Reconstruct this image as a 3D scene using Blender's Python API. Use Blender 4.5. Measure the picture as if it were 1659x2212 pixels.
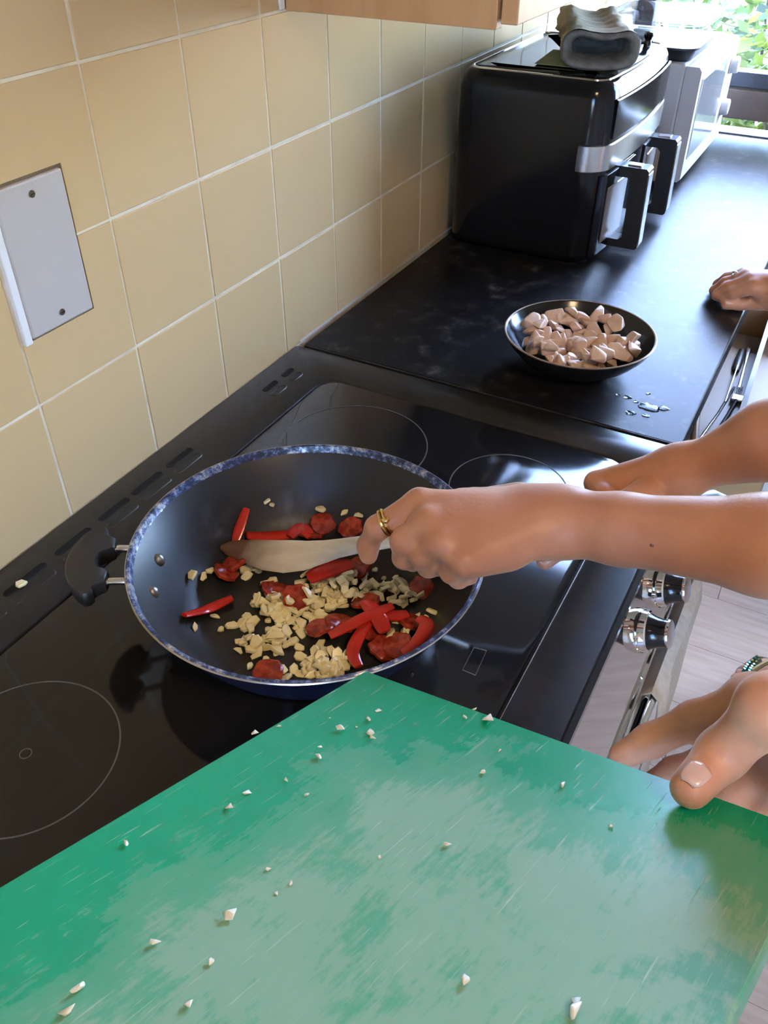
import bpy, bmesh, math, random
import numpy as np
from mathutils import Vector, Matrix
random.seed(7)
SC = bpy.context.scene
COL = SC.collection
for o in list(bpy.data.objects): bpy.data.objects.remove(o)

# ------------------------------------------------------------------ camera
W, H, F = 1659.0, 2212.0, 1816.376
CAM = Vector((0.681498, -0.495703, 1.515462))
RX = Vector((0.878906, 0.476993, 0.001133))      # image right
RY = Vector((0.299962, -0.550859, -0.778830))    # image down
RZ = Vector((-0.370873, 0.684859, -0.627234))    # view direction
cd = bpy.data.cameras.new('camera'); cam = bpy.data.objects.new('camera', cd); COL.objects.link(cam)
cd.sensor_fit = 'VERTICAL'; cd.sensor_height = 24.0; cd.sensor_width = 18.0; cd.lens = F / H * 24.0
cd.clip_start = 0.02; cd.clip_end = 100
m = Matrix((RX, -RY, -RZ)).transposed().to_4x4(); m.translation = CAM; cam.matrix_world = m
SC.camera = cam

# ------------------------------------------------------------------ world, sun, exposure
wd = bpy.data.worlds.new('sky'); SC.world = wd; wd.use_nodes = True
nt = wd.node_tree; nt.nodes.clear()
sky = nt.nodes.new('ShaderNodeTexSky'); sky.sky_type = 'NISHITA'; sky.sun_disc = False
sky.sun_elevation = math.radians(48); sky.sun_rotation = math.radians(20); sky.air_density = 1.0; sky.dust_density = 1.0; sky.ozone_density = 1.5
bg = nt.nodes.new('ShaderNodeBackground'); bg.inputs['Strength'].default_value = 3.9
wo = nt.nodes.new('ShaderNodeOutputWorld')
tn = nt.nodes.new('ShaderNodeMix'); tn.data_type = 'RGBA'; tn.blend_type = 'MULTIPLY'; tn.inputs[0].default_value = 1.0; tn.inputs[7].default_value = (.76, .91, 1.22, 1)
nt.links.new(sky.outputs[0], tn.inputs[6]); nt.links.new(tn.outputs[2], bg.inputs[0]); nt.links.new(bg.outputs[0], wo.inputs[0])
sl = bpy.data.lights.new('sun', 'SUN'); sl.energy = 4.0; sl.angle = math.radians(1.0); sl.color = (1.0, 0.93, 0.82)
so = bpy.data.objects.new('sun', sl); COL.objects.link(so)
so.rotation_euler = Vector((-0.62, -0.42, -0.80)).to_track_quat('-Z', 'Y').to_euler()   # shines from beyond the far window
SC.view_settings.view_transform = 'Standard'; SC.view_settings.look = 'None'
SC.view_settings.gamma = 1.0; SC.view_settings.use_curve_mapping = False
SC.view_settings.exposure = 0.0
SC.cycles.use_denoising = True
SC.cycles.max_bounces = 6; SC.cycles.diffuse_bounces = 3; SC.cycles.glossy_bounces = 3; SC.cycles.transmission_bounces = 4
SC.cycles.use_adaptive_sampling = True; SC.cycles.adaptive_threshold = 0.17; SC.cycles.adaptive_min_samples = 8
SC.cycles.transparent_max_bounces = 12; SC.cycles.sample_clamp_indirect = 6.0
SC.cycles.caustics_reflective = False; SC.cycles.caustics_refractive = False

# ------------------------------------------------------------------ helpers
def P(u, v, z):
    """world point at height z on the sight line of photo pixel (u, v)"""
    d = RX * ((u - W / 2) / F) + RY * ((v - H / 2) / F) + RZ
    return CAM + d * ((z - CAM.z) / d.z)
def V(*a): return Vector(a)

def mat(name, col=(.5, .5, .5), rough=.5, metal=0.0, spec=.5, **k):
    m = bpy.data.materials.new(name); m.use_nodes = True
    nt = m.node_tree; b = nt.nodes['Principled BSDF']
    b.inputs['Base Color'].default_value = (*col, 1); b.inputs['Roughness'].default_value = rough
    b.inputs['Metallic'].default_value = metal; b.inputs['Specular IOR Level'].default_value = spec
    for kk, vv in k.items():
        n = kk.replace('_', ' ').title().replace('Ior', 'IOR')
        if n in b.inputs: b.inputs[n].default_value = vv
    return m
def nodes(m): return m.node_tree, m.node_tree.nodes['Principled BSDF']
def tex(nt, kind='Object', scale=(1, 1, 1), rot=(0, 0, 0)):
    tc = nt.nodes.new('ShaderNodeTexCoord'); mp = nt.nodes.new('ShaderNodeMapping')
    mp.inputs['Scale'].default_value = scale; mp.inputs['Rotation'].default_value = rot
    nt.links.new(tc.outputs[kind], mp.inputs['Vector']); return mp.outputs[0]
def noise(nt, vec, scale=5, detail=4, rough=.5, dist=0):
    n = nt.nodes.new('ShaderNodeTexNoise'); n.inputs['Scale'].default_value = scale
    n.inputs['Detail'].default_value = detail; n.inputs['Roughness'].default_value = rough
    n.inputs['Distortion'].default_value = dist
    if vec is not None: nt.links.new(vec, n.inputs['Vector'])
    return n.outputs['Fac']
def ramp(nt, fac, stops):
    r = nt.nodes.new('ShaderNodeValToRGB'); e = r.color_ramp.elements
    while len(e) > 1: e.remove(e[0])
    for i, (p, c) in enumerate(stops):
        x = e[0] if i == 0 else e.new(p)
        x.position = p; x.color = (*c, 1) if len(c) == 3 else c
    nt.links.new(fac, r.inputs[0]); return r.outputs[0]
def mix(nt, fac, a, b, mode='MIX'):
    n = nt.nodes.new('ShaderNodeMix'); n.data_type = 'RGBA'; n.blend_type = mode
    for s, v in ((0, fac), (6, a), (7, b)):
        if hasattr(v, 'is_linked'): nt.links.new(v, n.inputs[s])
        else: n.inputs[s].default_value = v if s == 0 else (*v, 1)
    return n.outputs[2]
def math_(nt, op, a, b=0.0):
    n = nt.nodes.new('ShaderNodeMath'); n.operation = op
    for i, v in enumerate((a, b)):
        if hasattr(v, 'is_linked'): nt.links.new(v, n.inputs[i])
        else: n.inputs[i].default_value = v
    return n.outputs[0]
def bump(nt, b, h, strength=.2, dist=.002):
    n = nt.nodes.new('ShaderNodeBump'); n.inputs['Strength'].default_value = strength; n.inputs['Distance'].default_value = dist
    nt.links.new(h, n.inputs['Height']); nt.links.new(n.outputs[0], b.inputs['Normal'])
def setin(nt, b, name, v): nt.links.new(v, b.inputs[name])
def g3(v): return (v, v, v)

class MB:
    """collects shapes into one mesh"""
    def __init__(s): s.v = []; s.f = []; s.flat = True
    def add(s, vs, fs):
        o = len(s.v); s.v += [Vector(x) for x in vs]; s.f += [tuple(i + o for i in f) for f in fs]; return s
    def box(s, x0, x1, y0, y1, z0, z1, bev=0.0, M=None):
        if bev <= 0:
            vs = [(x, y, z) for z in (z0, z1) for y in (y0, y1) for x in (x0, x1)]
            fs = [(0, 2, 3, 1), (4, 5, 7, 6), (0, 1, 5, 4), (2, 6, 7, 3), (0, 4, 6, 2), (1, 3, 7, 5)]
        else:
            bm = bmesh.new(); bmesh.ops.create_cube(bm, size=1)
            for v in bm.verts: v.co = Vector(((x0 + x1) / 2 + v.co.x * (x1 - x0), (y0 + y1) / 2 + v.co.y * (y1 - y0), (z0 + z1) / 2 + v.co.z * (z1 - z0)))
            bmesh.ops.bevel(bm, geom=bm.edges[:], offset=bev, segments=2, profile=.5, affect='EDGES')
            bm.verts.index_update(); vs = [v.co.copy() for v in bm.verts]; fs = [tuple(v.index for v in f.verts) for f in bm.faces]; bm.free()
        if M is not None: vs = [M @ Vector(v) for v in vs]
        return s.add(vs, fs)
    def loft(s, rings, cap0=True, cap1=True, closed=True):
        s.flat = False; n = len(rings[0]); vs = [p for r in rings for p in r]; fs = []
        for i in range(len(rings) - 1):
            for j in range(n if closed else n - 1):
                k = (j + 1) % n
                fs.append((i * n + j, i * n + k, (i + 1) * n + k, (i + 1) * n + j))
        if cap0: fs.append(tuple(range(n))[::-1])
        if cap1: fs.append(tuple((len(rings) - 1) * n + j for j in range(n)))
        return s.add(vs, fs)
    def lathe(s, prof, c=(0, 0, 0), n=48, axis=None, cap0=False, cap1=False):
        c = Vector(c); A = Vector(axis).normalized() if axis is not None else V(0, 0, 1)
        U = A.orthogonal().normalized() if axis is not None else V(1, 0, 0); Wv = A.cross(U)
        rings = [[c + A * z + (U * math.cos(2 * math.pi * j / n) + Wv * math.sin(2 * math.pi * j / n)) * r for j in range(n)] for r, z in prof]
        return s.loft(rings, cap0, cap1)
    def tube(s, pts, r, n=10, up=None, flat=1.0, caps=True):
        pts = [Vector(p) for p in pts]; rr = r if isinstance(r, (list, tuple)) else [r] * len(pts); rings = []
        pu = None
        for i, p in enumerate(pts):
            t = (pts[min(i + 1, len(pts) - 1)] - pts[max(i - 1, 0)]).normalized()
            u0 = up if up is not None else (pu if pu is not None else t.orthogonal())
            u = (u0 - t * u0.dot(t)).normalized(); pu = u; w = t.cross(u)
            rings.append([p + (u * math.cos(2 * math.pi * j / n) * flat + w * math.sin(2 * math.pi * j / n)) * rr[i] for j in range(n)])
        return s.loft(rings, caps, caps)
    def ball(s, c, rx, ry=None, rz=None, n=12, M=None):
        ry = ry or rx; rz = rz or rx; c = Vector(c); rings = []
        for i in range(1, n):
            a = math.pi * i / n
            rings.append([V(rx * math.sin(a) * math.cos(2 * math.pi * j / (2 * n)), ry * math.sin(a) * math.sin(2 * math.pi * j / (2 * n)), -rz * math.cos(a)) for j in range(2 * n)])
        if M is not None: rings = [[c + M @ p for p in r] for r in rings]
        else: rings = [[c + p for p in r] for r in rings]
        return s.loft(rings)
    def mesh(s, name, org=(0, 0, 0), smooth=True, ang=35):
        me = bpy.data.meshes.new(name); o = Vector(org)
        me.from_pydata([tuple(v - o) for v in s.v], [], s.f); me.validate(); me.update()
        bm = bmesh.new(); bm.from_mesh(me); bmesh.ops.recalc_face_normals(bm, faces=bm.faces); 
        if smooth and not s.flat:      # boxes keep flat faces
            for f in bm.faces: f.smooth = True
            for e in bm.edges:
                if len(e.link_faces) == 2 and e.calc_face_angle(0) > math.radians(ang): e.smooth = False
        bm.to_mesh(me); bm.free(); return me

WL = {}   # world location of each object (no rotations on parents)
def put(name, me, material, loc=(0, 0, 0), parent=None, rot=None):
    o = bpy.data.objects.new(name, me); COL.objects.link(o)
    if material is not None and not me.materials: me.materials.append(material)
    pl = WL.get(parent.as_pointer(), V(0, 0, 0)) if parent is not None else V(0, 0, 0)
    o.parent = parent; o.location = Vector(loc) - pl
    if rot is not None: o.rotation_euler = rot
    WL[o.as_pointer()] = Vector(loc); return o
def obj(name, mb, material, parent=None, smooth=True, org=None, ang=35):
    if org is None:
        if parent is not None: org = WL[parent.as_pointer()]
        else:
            xs = [v.x for v in mb.v]; ys = [v.y for v in mb.v]; zs = [v.z for v in mb.v]
            org = ((min(xs) + max(xs)) / 2, (min(ys) + max(ys)) / 2, min(zs))
    return put(name, mb.mesh(name, org, smooth, ang), material, org, parent)
def tag(o, label, cat, group=None, kind=None):
    o['label'] = label; o['category'] = cat
    if group: o['group'] = group
    if kind: o['kind'] = kind
    return o
def thing(name, label, cat, loc=(0, 0, 0), group=None):
    o = bpy.data.objects.new(name, None); COL.objects.link(o); o.empty_display_size = .05
    o.location = loc; WL[o.as_pointer()] = Vector(loc); return tag(o, label, cat, group)
def struct(name, mb, material, parent=None, smooth=False):
    o = obj(name, mb, material, parent, smooth); 
    if parent is None: o['kind'] = 'structure'
    return o
def rrect(x0, x1, y0, y1, r, n=6, bulge=0.0):
    pts = []
    for cx, cy, a in ((x1 - r, y1 - r, 0), (x0 + r, y1 - r, 90), (x0 + r, y0 + r, 180), (x1 - r, y0 + r, 270)):
        for i in range(n + 1):
            t = math.radians(a + 90 * i / n); pts.append([cx + r * math.cos(t), cy + r * math.sin(t)])
    if bulge:
        out = []; yc = (y0 + y1) / 2; hy = (y1 - y0) / 2
        for i, p in enumerate(pts):
            out.append(p); q = pts[(i + 1) % len(pts)]
            if abs(p[0] - x1) < 1e-4 and abs(q[0] - x1) < 1e-4:
                for k in range(1, 10): out.append([x1, p[1] + (q[1] - p[1]) * k / 10])
        pts = [[p[0] + bulge * max(0, 1 - ((p[1] - yc) / hy) ** 2) * (1 if p[0] > (x0 + x1) / 2 else 0), p[1]] for p in out]
    return pts
def offs(pts, d):
    """outline moved outward by d"""
    n = len(pts); out = []
    for i in range(n):
        a = Vector(pts[i - 1]); b = Vector(pts[(i + 1) % n]); t = (b - a)
        if t.length < 1e-9: out.append(pts[i]); continue
        t.normalize(); out.append([pts[i][0] + t.y * d, pts[i][1] - t.x * d])
    return out
def ring3(pts, z): return [V(p[0], p[1], z) for p in pts]

# ---- smooth solid of round cones -> one continuous skin (surface nets)
def sdf_mesh(name, groups, vox=.0025, k_groups=.004, org=(0, 0, 0)):
    """groups: list of (k, [ (a, b, ra, rb, squash_axis or None, squash) ... ])"""
    allp = [p for g in groups for p in g[1]]
    lo = np.min([np.minimum(np.array(p[0]) - p[2], np.array(p[1]) - p[3]) for p in allp], 0) - .02
    hi = np.max([np.maximum(np.array(p[0]) + p[2], np.array(p[1]) + p[3]) for p in allp], 0) + .02
    n = np.ceil((hi - lo) / vox).astype(int) + 1
    ax = [lo[i] + vox * np.arange(n[i]) for i in range(3)]
    big = np.full(n, .05, np.float32)
    def smin(a, b, k):
        h = np.maximum(k - np.abs(a - b), 0) / k
        return np.minimum(a, b) - h * h * k * .25
    D = big.copy(); mg = .035
    for k, prims in groups:
        G = big.copy()
        for a, b, ra, rb, sq, sf in prims:
            a = np.array(a, np.float32); b = np.array(b, np.float32); R = max(ra, rb) + mg
            l2 = np.minimum(a, b) - R; h2 = np.maximum(a, b) + R
            i0 = np.maximum(((l2 - lo) / vox).astype(int), 0); i1 = np.minimum(((h2 - lo) / vox).astype(int) + 2, n)
            X, Y, Z = np.meshgrid(*[ax[i][i0[i]:i1[i]].astype(np.float32) for i in range(3)], indexing='ij')
            ba = b - a; L = float(ba @ ba) + 1e-12
            px, py, pz = X - a[0], Y - a[1], Z - a[2]
            t = np.clip((px * ba[0] + py * ba[1] + pz * ba[2]) / L, 0, 1)
            ox, oy, oz = px - t * ba[0], py - t * ba[1], pz - t * ba[2]
            if sq is not None:
                s = np.array(sq, np.float32); s = s / np.linalg.norm(s)
                c = (ox * s[0] + oy * s[1] + oz * s[2]) * (1 / sf - 1)
                ox, oy, oz = ox + c * s[0], oy + c * s[1], oz + c * s[2]
            d = np.sqrt(ox * ox + oy * oy + oz * oz) - (ra + t * (rb - ra))
            if sq is not None: d = d * sf
            sl = tuple(slice(i0[i], i1[i]) for i in range(3))
            G[sl] = smin(G[sl], d, k)
        D = smin(D, G, k_groups)
    ins = D < 0
    # cells
    c = np.zeros(np.array(D.shape) - 1, np.int8)
    corners = [(i, j, l) for i in (0, 1) for j in (0, 1) for l in (0, 1)]
    def sub(A, o): return A[o[0]:A.shape[0] - 1 + o[0], o[1]:A.shape[1] - 1 + o[1], o[2]:A.shape[2] - 1 + o[2]]
    for o in corners: c += sub(ins, o)
    act = (c > 0) & (c < 8); idx = np.argwhere(act); ids = -np.ones(act.shape, np.int64); ids[act] = np.arange(len(idx))
    vals = {o: sub(D, o)[act] for o in corners}
    pos = np.zeros((len(idx), 3)); cnt = np.zeros(len(idx))
    for a in corners:
        for axn in range(3):
            if a[axn]: continue
            b = list(a); b[axn] = 1; b = tuple(b); va, vb = vals[a], vals[b]; mm = (va < 0) != (vb < 0)
            t = np.where(mm, va / np.where(mm, va - vb, 1), 0)
            p = np.tile(np.array(a, float), (len(idx), 1)); p[:, axn] = t
            pos[mm] += p[mm]; cnt[mm] += 1
    pos = lo + vox * (idx + pos / cnt[:, None])
    faces = []
    for axn in range(3):
        u, w = [(1, 2), (2, 0), (0, 1)][axn]
        A = ins; sh = [slice(None)] * 3; s1 = list(sh); s2 = list(sh); s1[axn] = slice(0, -1); s2[axn] = slice(1, None)
        e = A[tuple(s1)] != A[tuple(s2)]; up = A[tuple(s1)][e]; E = np.argwhere(e)
        ok = (E[:, u] > 0) & (E[:, w] > 0) & (E[:, u] < ids.shape[u]) & (E[:, w] < ids.shape[w])
        E = E[ok]; up = up[ok]
        def g(du, dw):
            q = E.copy(); q[:, u] += du; q[:, w] += dw; return ids[q[:, 0], q[:, 1], q[:, 2]]
        quad = np.stack([g(-1, -1), g(0, -1), g(0, 0), g(-1, 0)], 1)
        quad[~up] = quad[~up][:, ::-1]; faces.append(quad)
    fa = np.concatenate(faces); fa = fa[(fa >= 0).all(1)]
    # light smoothing along the surface
    for it in range(2):
        acc = np.zeros_like(pos); ct = np.zeros(len(pos))
        for i in range(4):
            np.add.at(acc, fa[:, i], pos[fa[:, (i + 1) % 4]]); np.add.at(ct, fa[:, i], 1)
        pos = pos * .5 + .5 * acc / np.maximum(ct, 1)[:, None]
    me = bpy.data.meshes.new(name); me.from_pydata((pos - np.array(org)).tolist(), [], fa.tolist()); me.update()
    me.polygons.foreach_set('use_smooth', [True] * len(me.polygons)); return me
def chain(pts, radii, sq=None, sf=1.0):
    return [(tuple(pts[i]), tuple(pts[i + 1]), radii[i], radii[i + 1], sq, sf) for i in range(len(pts) - 1)]

# ------------------------------------------------------------------ materials
def m_tile():
    m = mat('tile_glaze', (.64, .52, .35), .36, spec=.30); nt, b = nodes(m)
    oi = nt.nodes.new('ShaderNodeObjectInfo')
    setin(nt, b, 'Base Color', ramp(nt, oi.outputs['Random'], [(0, (.615, .430, .215)), (.5, (.635, .445, .225)), (1, (.655, .46, .238))]))
    return m
def m_noise(name, a, bcol, scale, rough=.5, metal=0, bs=0.0, detail=5, vec=(1, 1, 1), lo=.35, hi=.65, bd=.002, **k):
    m = mat(name, a, rough, metal, **k); nt, b = nodes(m)
    v = tex(nt, 'Object', vec); n = noise(nt, v, scale, detail)
    setin(nt, b, 'Base Color', ramp(nt, n, [(lo, a), (hi, bcol)]))
    if bs: bump(nt, b, n, bs, bd)
    return m
TILE = m_tile()
GROUT = m_noise('grout', (.80, .71, .55), (.66, .57, .42), 30, .85, bs=.3)
PLASTER = m_noise('plaster', (.74, .70, .62), (.70, .66, .58), 4, .8)
CEIL = m_noise('ceiling_paint', (.78, .76, .72), (.74, .72, .68), 4, .85)
def m_wood(name, a, bcol, sc, rough, axis=(1, 12, 12), vary=True):
    m = mat(name, a, rough); nt, b = nodes(m); v = tex(nt, 'Object', axis)
    n = noise(nt, v, sc, 8, .62, .6)
    c = ramp(nt, n, [(.3, a), (.7, bcol)])
    if vary:
        oi = nt.nodes.new('ShaderNodeObjectInfo')
        c = mix(nt, math_(nt, 'MULTIPLY', oi.outputs['Random'], .35), c, tuple(x * .72 for x in a))
    setin(nt, b, 'Base Color', c); bump(nt, b, n, .12, .001); return m
FLOORW = m_wood('laminate_oak', (.44, .325, .24), (.29, .20, .145), 2.2, .5, (1.6, 22, 22))
BEECH = m_wood('beech_veneer', (.62, .37, .19), (.52, .28, .13), 1.6, .30, (14, 14, 1.2), False)
BEECHX = m_wood('beech_drawer', (.55, .36, .18), (.47, .29, .13), 1.6, .4, (1.2, 14, 14), False)
WHITE = mat('white_melamine', (.74, .72, .69), .35)
WHITEPL = mat('white_plastic', (.60, .60, .62), .35); PLATEW = mat('plate_plastic', (.52, .475, .44), .4)
CAULK = mat('white_silicone', (.82, .82, .82), .4)
def m_counter():
    m = mat('black_laminate', (.012, .013, .015), .22, spec=.13); nt, b = nodes(m)
    v = tex(nt, 'Object'); n = noise(nt, v, 34, 5, .6); n2 = noise(nt, v, 9, 3)
    c = ramp(nt, n, [(.52, (.009, .0095, .011)), (.64, (.026, .026, .025)), (.71, (.07, .067, .06))])
    setin(nt, b, 'Base Color', c)
    setin(nt, b, 'Roughness', math_(nt, 'ADD', math_(nt, 'MULTIPLY', n2, .12), .25))
    bump(nt, b, noise(nt, v, 420, 2), .05, .0006); return m
COUNTER = m_counter()
GLASSBLK = mat('ceramic_glass', (.010, .0095, .009), .085, spec=.38)
ENAMEL = m_noise('black_enamel', (.012, .012, .012), (.02, .02, .019), 60, .28)
SLOT = mat('vent_void', (.002, .002, .002), .9)
RINGL = mat('printed_grey', (.10, .10, .10), .35)
CHROME = mat('chrome', (.82, .81, .79), .05, 1.0)
STEEL = m_noise('brushed_steel', (.62, .60, .57), (.55, .53, .50), 40, .24, 1.0)
BLACKGL = mat('gloss_black_plastic', (.009, .009, .010), .12, spec=.32)
BLACKSAT = m_noise('satin_black_plastic', (.014, .014, .015), (.022, .022, .022), 50, .38)
DKGREY = mat('dark_grey_plastic', (.05, .05, .055), .4)
FRAMEDK = mat('window_frame_dark', (.045, .048, .06), .35)
FRAMEBR = m_noise('window_sill_brown', (.16, .115, .085), (.12, .085, .065), 14, .5)
def m_glass(name, tint=(1, 1, 1), rough=0.0, refl=1.0):
    m = bpy.data.materials.new(name); m.use_nodes = True; nt = m.node_tree; nt.nodes.clear()
    t = nt.nodes.new('ShaderNodeBsdfTransparent'); t.inputs[0].default_value = (*tint, 1)
    g = nt.nodes.new('ShaderNodeBsdfGlossy'); g.inputs['Roughness'].default_value = rough
    f = nt.nodes.new('ShaderNodeFresnel'); ge = nt.nodes.new('ShaderNodeNewGeometry'); mr = nt.nodes.new('ShaderNodeMapRange'); mr.inputs['To Min'].default_value = 1.45; mr.inputs['To Max'].default_value = 1 / 1.45
    nt.links.new(ge.outputs['Backfacing'], mr.inputs['Value']); nt.links.new(mr.outputs[0], f.inputs['IOR'])   # thin wall: same reflection from both sides
    mx = nt.nodes.new('ShaderNodeMixShader'); o = nt.nodes.new('ShaderNodeOutputMaterial')
    nt.links.new(f.outputs[0], mx.inputs[0]); nt.links.new(t.outputs[0], mx.inputs[1]); nt.links.new(g.outputs[0], mx.inputs[2])
    nt.links.new(mx.outputs[0], o.inputs[0]); return m
PANE = m_glass('window_glass', (.97, .985, .98))
CLEARPL = m_glass('clear_plastic', (.96, .975, .97), .03)

FILL_STRENGTH = 52.0  # emission strength of the added fill lamp
# ------------------------------------------------------------------ room shell
T = .15; Z0 = .90; TZ = 1.0462
YN, YF, XR, ZC = -2.35, 2.00, 2.55, 2.42
wl = struct('wall_left', MB().box(-.10, -.0006, YN, YF + .12, 0, ZC), GROUT)
WLO = WL[wl.as_pointer()]
# glazed tiles, one object each, sharing a few meshes
tme = []
for w_ in range(3):
    b_ = MB().box(-.006, .0005, -T / 2 + .0018, T / 2 - .0018, -T / 2 + .0018, T / 2 - .0018, .0009)
    me = b_.mesh('tile'); me.materials.append(TILE); tme.append(me)
rg = random.Random(3)
PY0, PY1, PZ0, PZ1 = .010, .098, 1.118, 1.264      # blank plate opening
def tile_at(yc, zc, me):
    o = put('tile', me, None, (-.0002 + rg.uniform(-.0003, .0003), yc, zc), wl)
    o.rotation_euler = (rg.uniform(-.003, .003), rg.uniform(-.0016, .0016), rg.uniform(-.0016, .0016)); return o
for r in range(-1, 6):
    for c in range(-6, 14):
        y0 = c * T; z0 = TZ + r * T; yc = y0 + T / 2; zc = z0 + T / 2
        if y0 + T > 2.02: continue
        if c == 0 and r in (0, 1):      # tiles cut round the blank plate
            g = .0014; zz0, zz1 = z0 + g, z0 + T - g
            ya, yb, ym = y0 + g, y0 + T - g, PY1 + .003
            zm = PZ0 - .003 if r == 0 else PZ1 + .003
            ol_ = [(ya, zz0), (yb, zz0), (yb, zz1), (ym, zz1), (ym, zm), (ya, zm)] if r == 0 else [(ym, zz0), (yb, zz0), (yb, zz1), (ya, zz1), (ya, zm), (ym, zm)]
            b_ = MB().loft([[V(x, y_, z_) for y_, z_ in ol_] for x in (-.006, .0003)])
            obj('tile', b_, TILE, wl, False)
            continue
        tile_at(yc, zc, tme[0])
# painted wall above the tiles
struct('trim_1', MB().box(-.0055, .002, YN, YF, TZ + 6 * T, TZ + 6 * T + .012, .002), PLASTER)

fl = struct('floor', MB().box(-.1, XR + .1, YN - .1, YF + .12, -.06, -.012), GROUT)
pl = []
for w_ in range(2):
    me = MB().box(-.5992, .5992, -.0947, .0947, -.012, 0, .0006).mesh('plank', smooth=False); me.materials.append(FLOORW); pl.append(me)
for r in range(24):
    y = YN + .09 + r * .19
    if y > YF + .02: break
    for c in range(3):
        x = .3 + c * 1.2 - (r % 3) * .4 + .2
        put('plank', pl[r % 2], None, (x, y, 0), fl)
struct('ceiling', MB().box(-.1, XR + .1, YN - .1, YF + .12, ZC, ZC + .06), CEIL)
struct('wall_right', MB().box(XR, XR + .1, YN - .1, YF + .12, 0, ZC), PLASTER)
# far wall with the window opening  x .06-1.75  z .895-1.96
WX0, WX1, WZ0, WZ1 = .058, 1.75, .895, 1.96
fw = MB()
fw.box(-.1, WX0, YF, YF + .12, 0, ZC).box(WX1, XR + .1, YF, YF + .12, 0, ZC)
fw.box(WX0, WX1, YF, YF + .12, 0, WZ0).box(WX0, WX1, YF, YF + .12, WZ1, ZC)
struct('wall_far', fw, PLASTER)
# near wall behind the camera, with an opening added to let in fill light
nw = MB()
nw.box(-.1, 1.2, YN - .1, YN, 0, ZC).box(1.9, XR + .1, YN - .1, YN, 0, ZC).box(1.2, 1.9, YN - .1, YN, 2.25, ZC).box(1.2, 1.9, YN - .1, YN, 0, .15)
struct('wall_near', nw, PLASTER)
# far window
win = thing('window_1', '', '', (.9, YF + .05, WZ0)); del win['label']; del win['category']; win['kind'] = 'structure'
def bar(nm, x0, x1, z0, z1, m_, y0=YF + .03, y1=YF + .08, bv=.003): obj(nm, MB().box(x0, x1, y0, y1, z0, z1, bv), m_, win)
bar('window_frame', WX0, WX0 + .045, WZ0, WZ1, FRAMEDK); bar('window_frame', WX1 - .045, WX1, WZ0, WZ1, FRAMEDK)
bar('window_frame', WX0 + .045, WX1 - .045, WZ1 - .045, WZ1, FRAMEDK); bar('window_frame', WX0 + .045, WX1 - .045, WZ0, WZ0 + .004, FRAMEDK)
bar('window_rail', WX0 + .045, WX1 - .045, .938, 1.008, FRAMEBR, YF + .012, YF + .08)
bar('window_sash', WX0 + .045, WX1 - .045, 1.011, 1.047, FRAMEDK, YF + .02, YF + .075)
bar('window_mullion', .93, .975, 1.047, WZ1 - .045, FRAMEDK)
for x0, x1, z0, z1 in ((WX0 + .045, .93, 1.047, WZ1 - .045), (.975, WX1 - .045, 1.047, WZ1 - .045), (WX0 + .045, WX1 - .045, WZ0 + .004, .938)):
    obj('pane', MB().box(x0, x1, YF + .052, YF + .056, z0, z1), PANE, win, False)
hd = obj('window_handle', MB().box(.50, .62, YF + .008, YF + .022, 1.022, 1.036, .003), STEEL, win)

# ------------------------------------------------------------------ garden beyond the window
SOIL = m_noise('garden_soil', (.30, .22, .13), (.20, .15, .09), 8, .9)
struct('ground', MB().box(-6, 8, YF + .13, 14, -.25, -.2), SOIL)
def m_leaf(name, a, b_):
    m = mat(name, a, .45); nt, b = nodes(m); ge = nt.nodes.new('ShaderNodeNewGeometry')
    c = ramp(nt, ge.outputs['Random Per Island'], [(0, a), (.6, b_), (1, tuple(min(1, x * 1.5) for x in b_))])
    setin(nt, b, 'Base Color', c)
    tr = nt.nodes.new('ShaderNodeBsdfTranslucent'); nt.links.new(c, tr.inputs[0])
    mx = nt.nodes.new('ShaderNodeMixShader'); mx.inputs[0].default_value = .5; o = nt.nodes['Material Output']
    nt.links.new(b.outputs[0], mx.inputs[1]); nt.links.new(tr.outputs[0], mx.inputs[2]); nt.links.new(mx.outputs[0], o.inputs[0]); return m
LEAFA = m_leaf('leaf_yellow_green', (.085, .14, .010), (.21, .245, .028)); LEAFB = m_leaf('leaf_mid_green', (.05, .09, .014), (.13, .18, .032))
BARK = m_noise('bark', (.16, .11, .07), (.08, .06, .04), 30, .9, bs=.5)
def shrub(label, cx, cy, rx, ry, z0, z1, n, lm, size, seed):
    rd = random.Random(seed); s = thing('garden_shrub', label, 'shrub', (cx, cy, -.2), 'shrubs outside the window')
    st = MB()
    for i in range(5):
        a = rd.uniform(0, 6.28); q = [V(cx, cy, -.2)]
        for k in range(1, 5): q.append(V(cx + math.cos(a) * rx * .18 * k + rd.uniform(-.05, .05), cy + math.sin(a) * ry * .15 * k, -.2 + (z1 + .1) * k / 4.4))
        st.tube(q, [.022, .018, .014, .009, .004], 6)
    obj('stem', st, BARK, s)
    lf = MB(); zc = (z0 + z1) / 2; hz = (z1 - z0) / 2
    for i in range(n):
        while True:
            p = V(rd.uniform(-1, 1), rd.uniform(-1, 1), rd.uniform(-1, 1))
            if .25 < p.length < 1: break
        c = V(cx + p.x * rx, cy + p.y * ry, zc + p.z * hz); d = V(rd.uniform(-1, 1), rd.uniform(-1, 1), rd.uniform(-.7, .5)).normalized()
        sd = d.cross(V(rd.uniform(-.5, .5), rd.uniform(-.5, .5), 1)).normalized(); L = size * rd.uniform(.6, 1.3)
        lf.add([c - d * L * .5, c + sd * L * .28, c + d * L * .5, c - sd * L * .28], [(0, 1, 2, 3)])
    f = put('foliage', lf.mesh('foliage', (cx, cy, -.2), False), lm, (cx, cy, -.2), s); f['kind'] = 'stuff'
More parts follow.
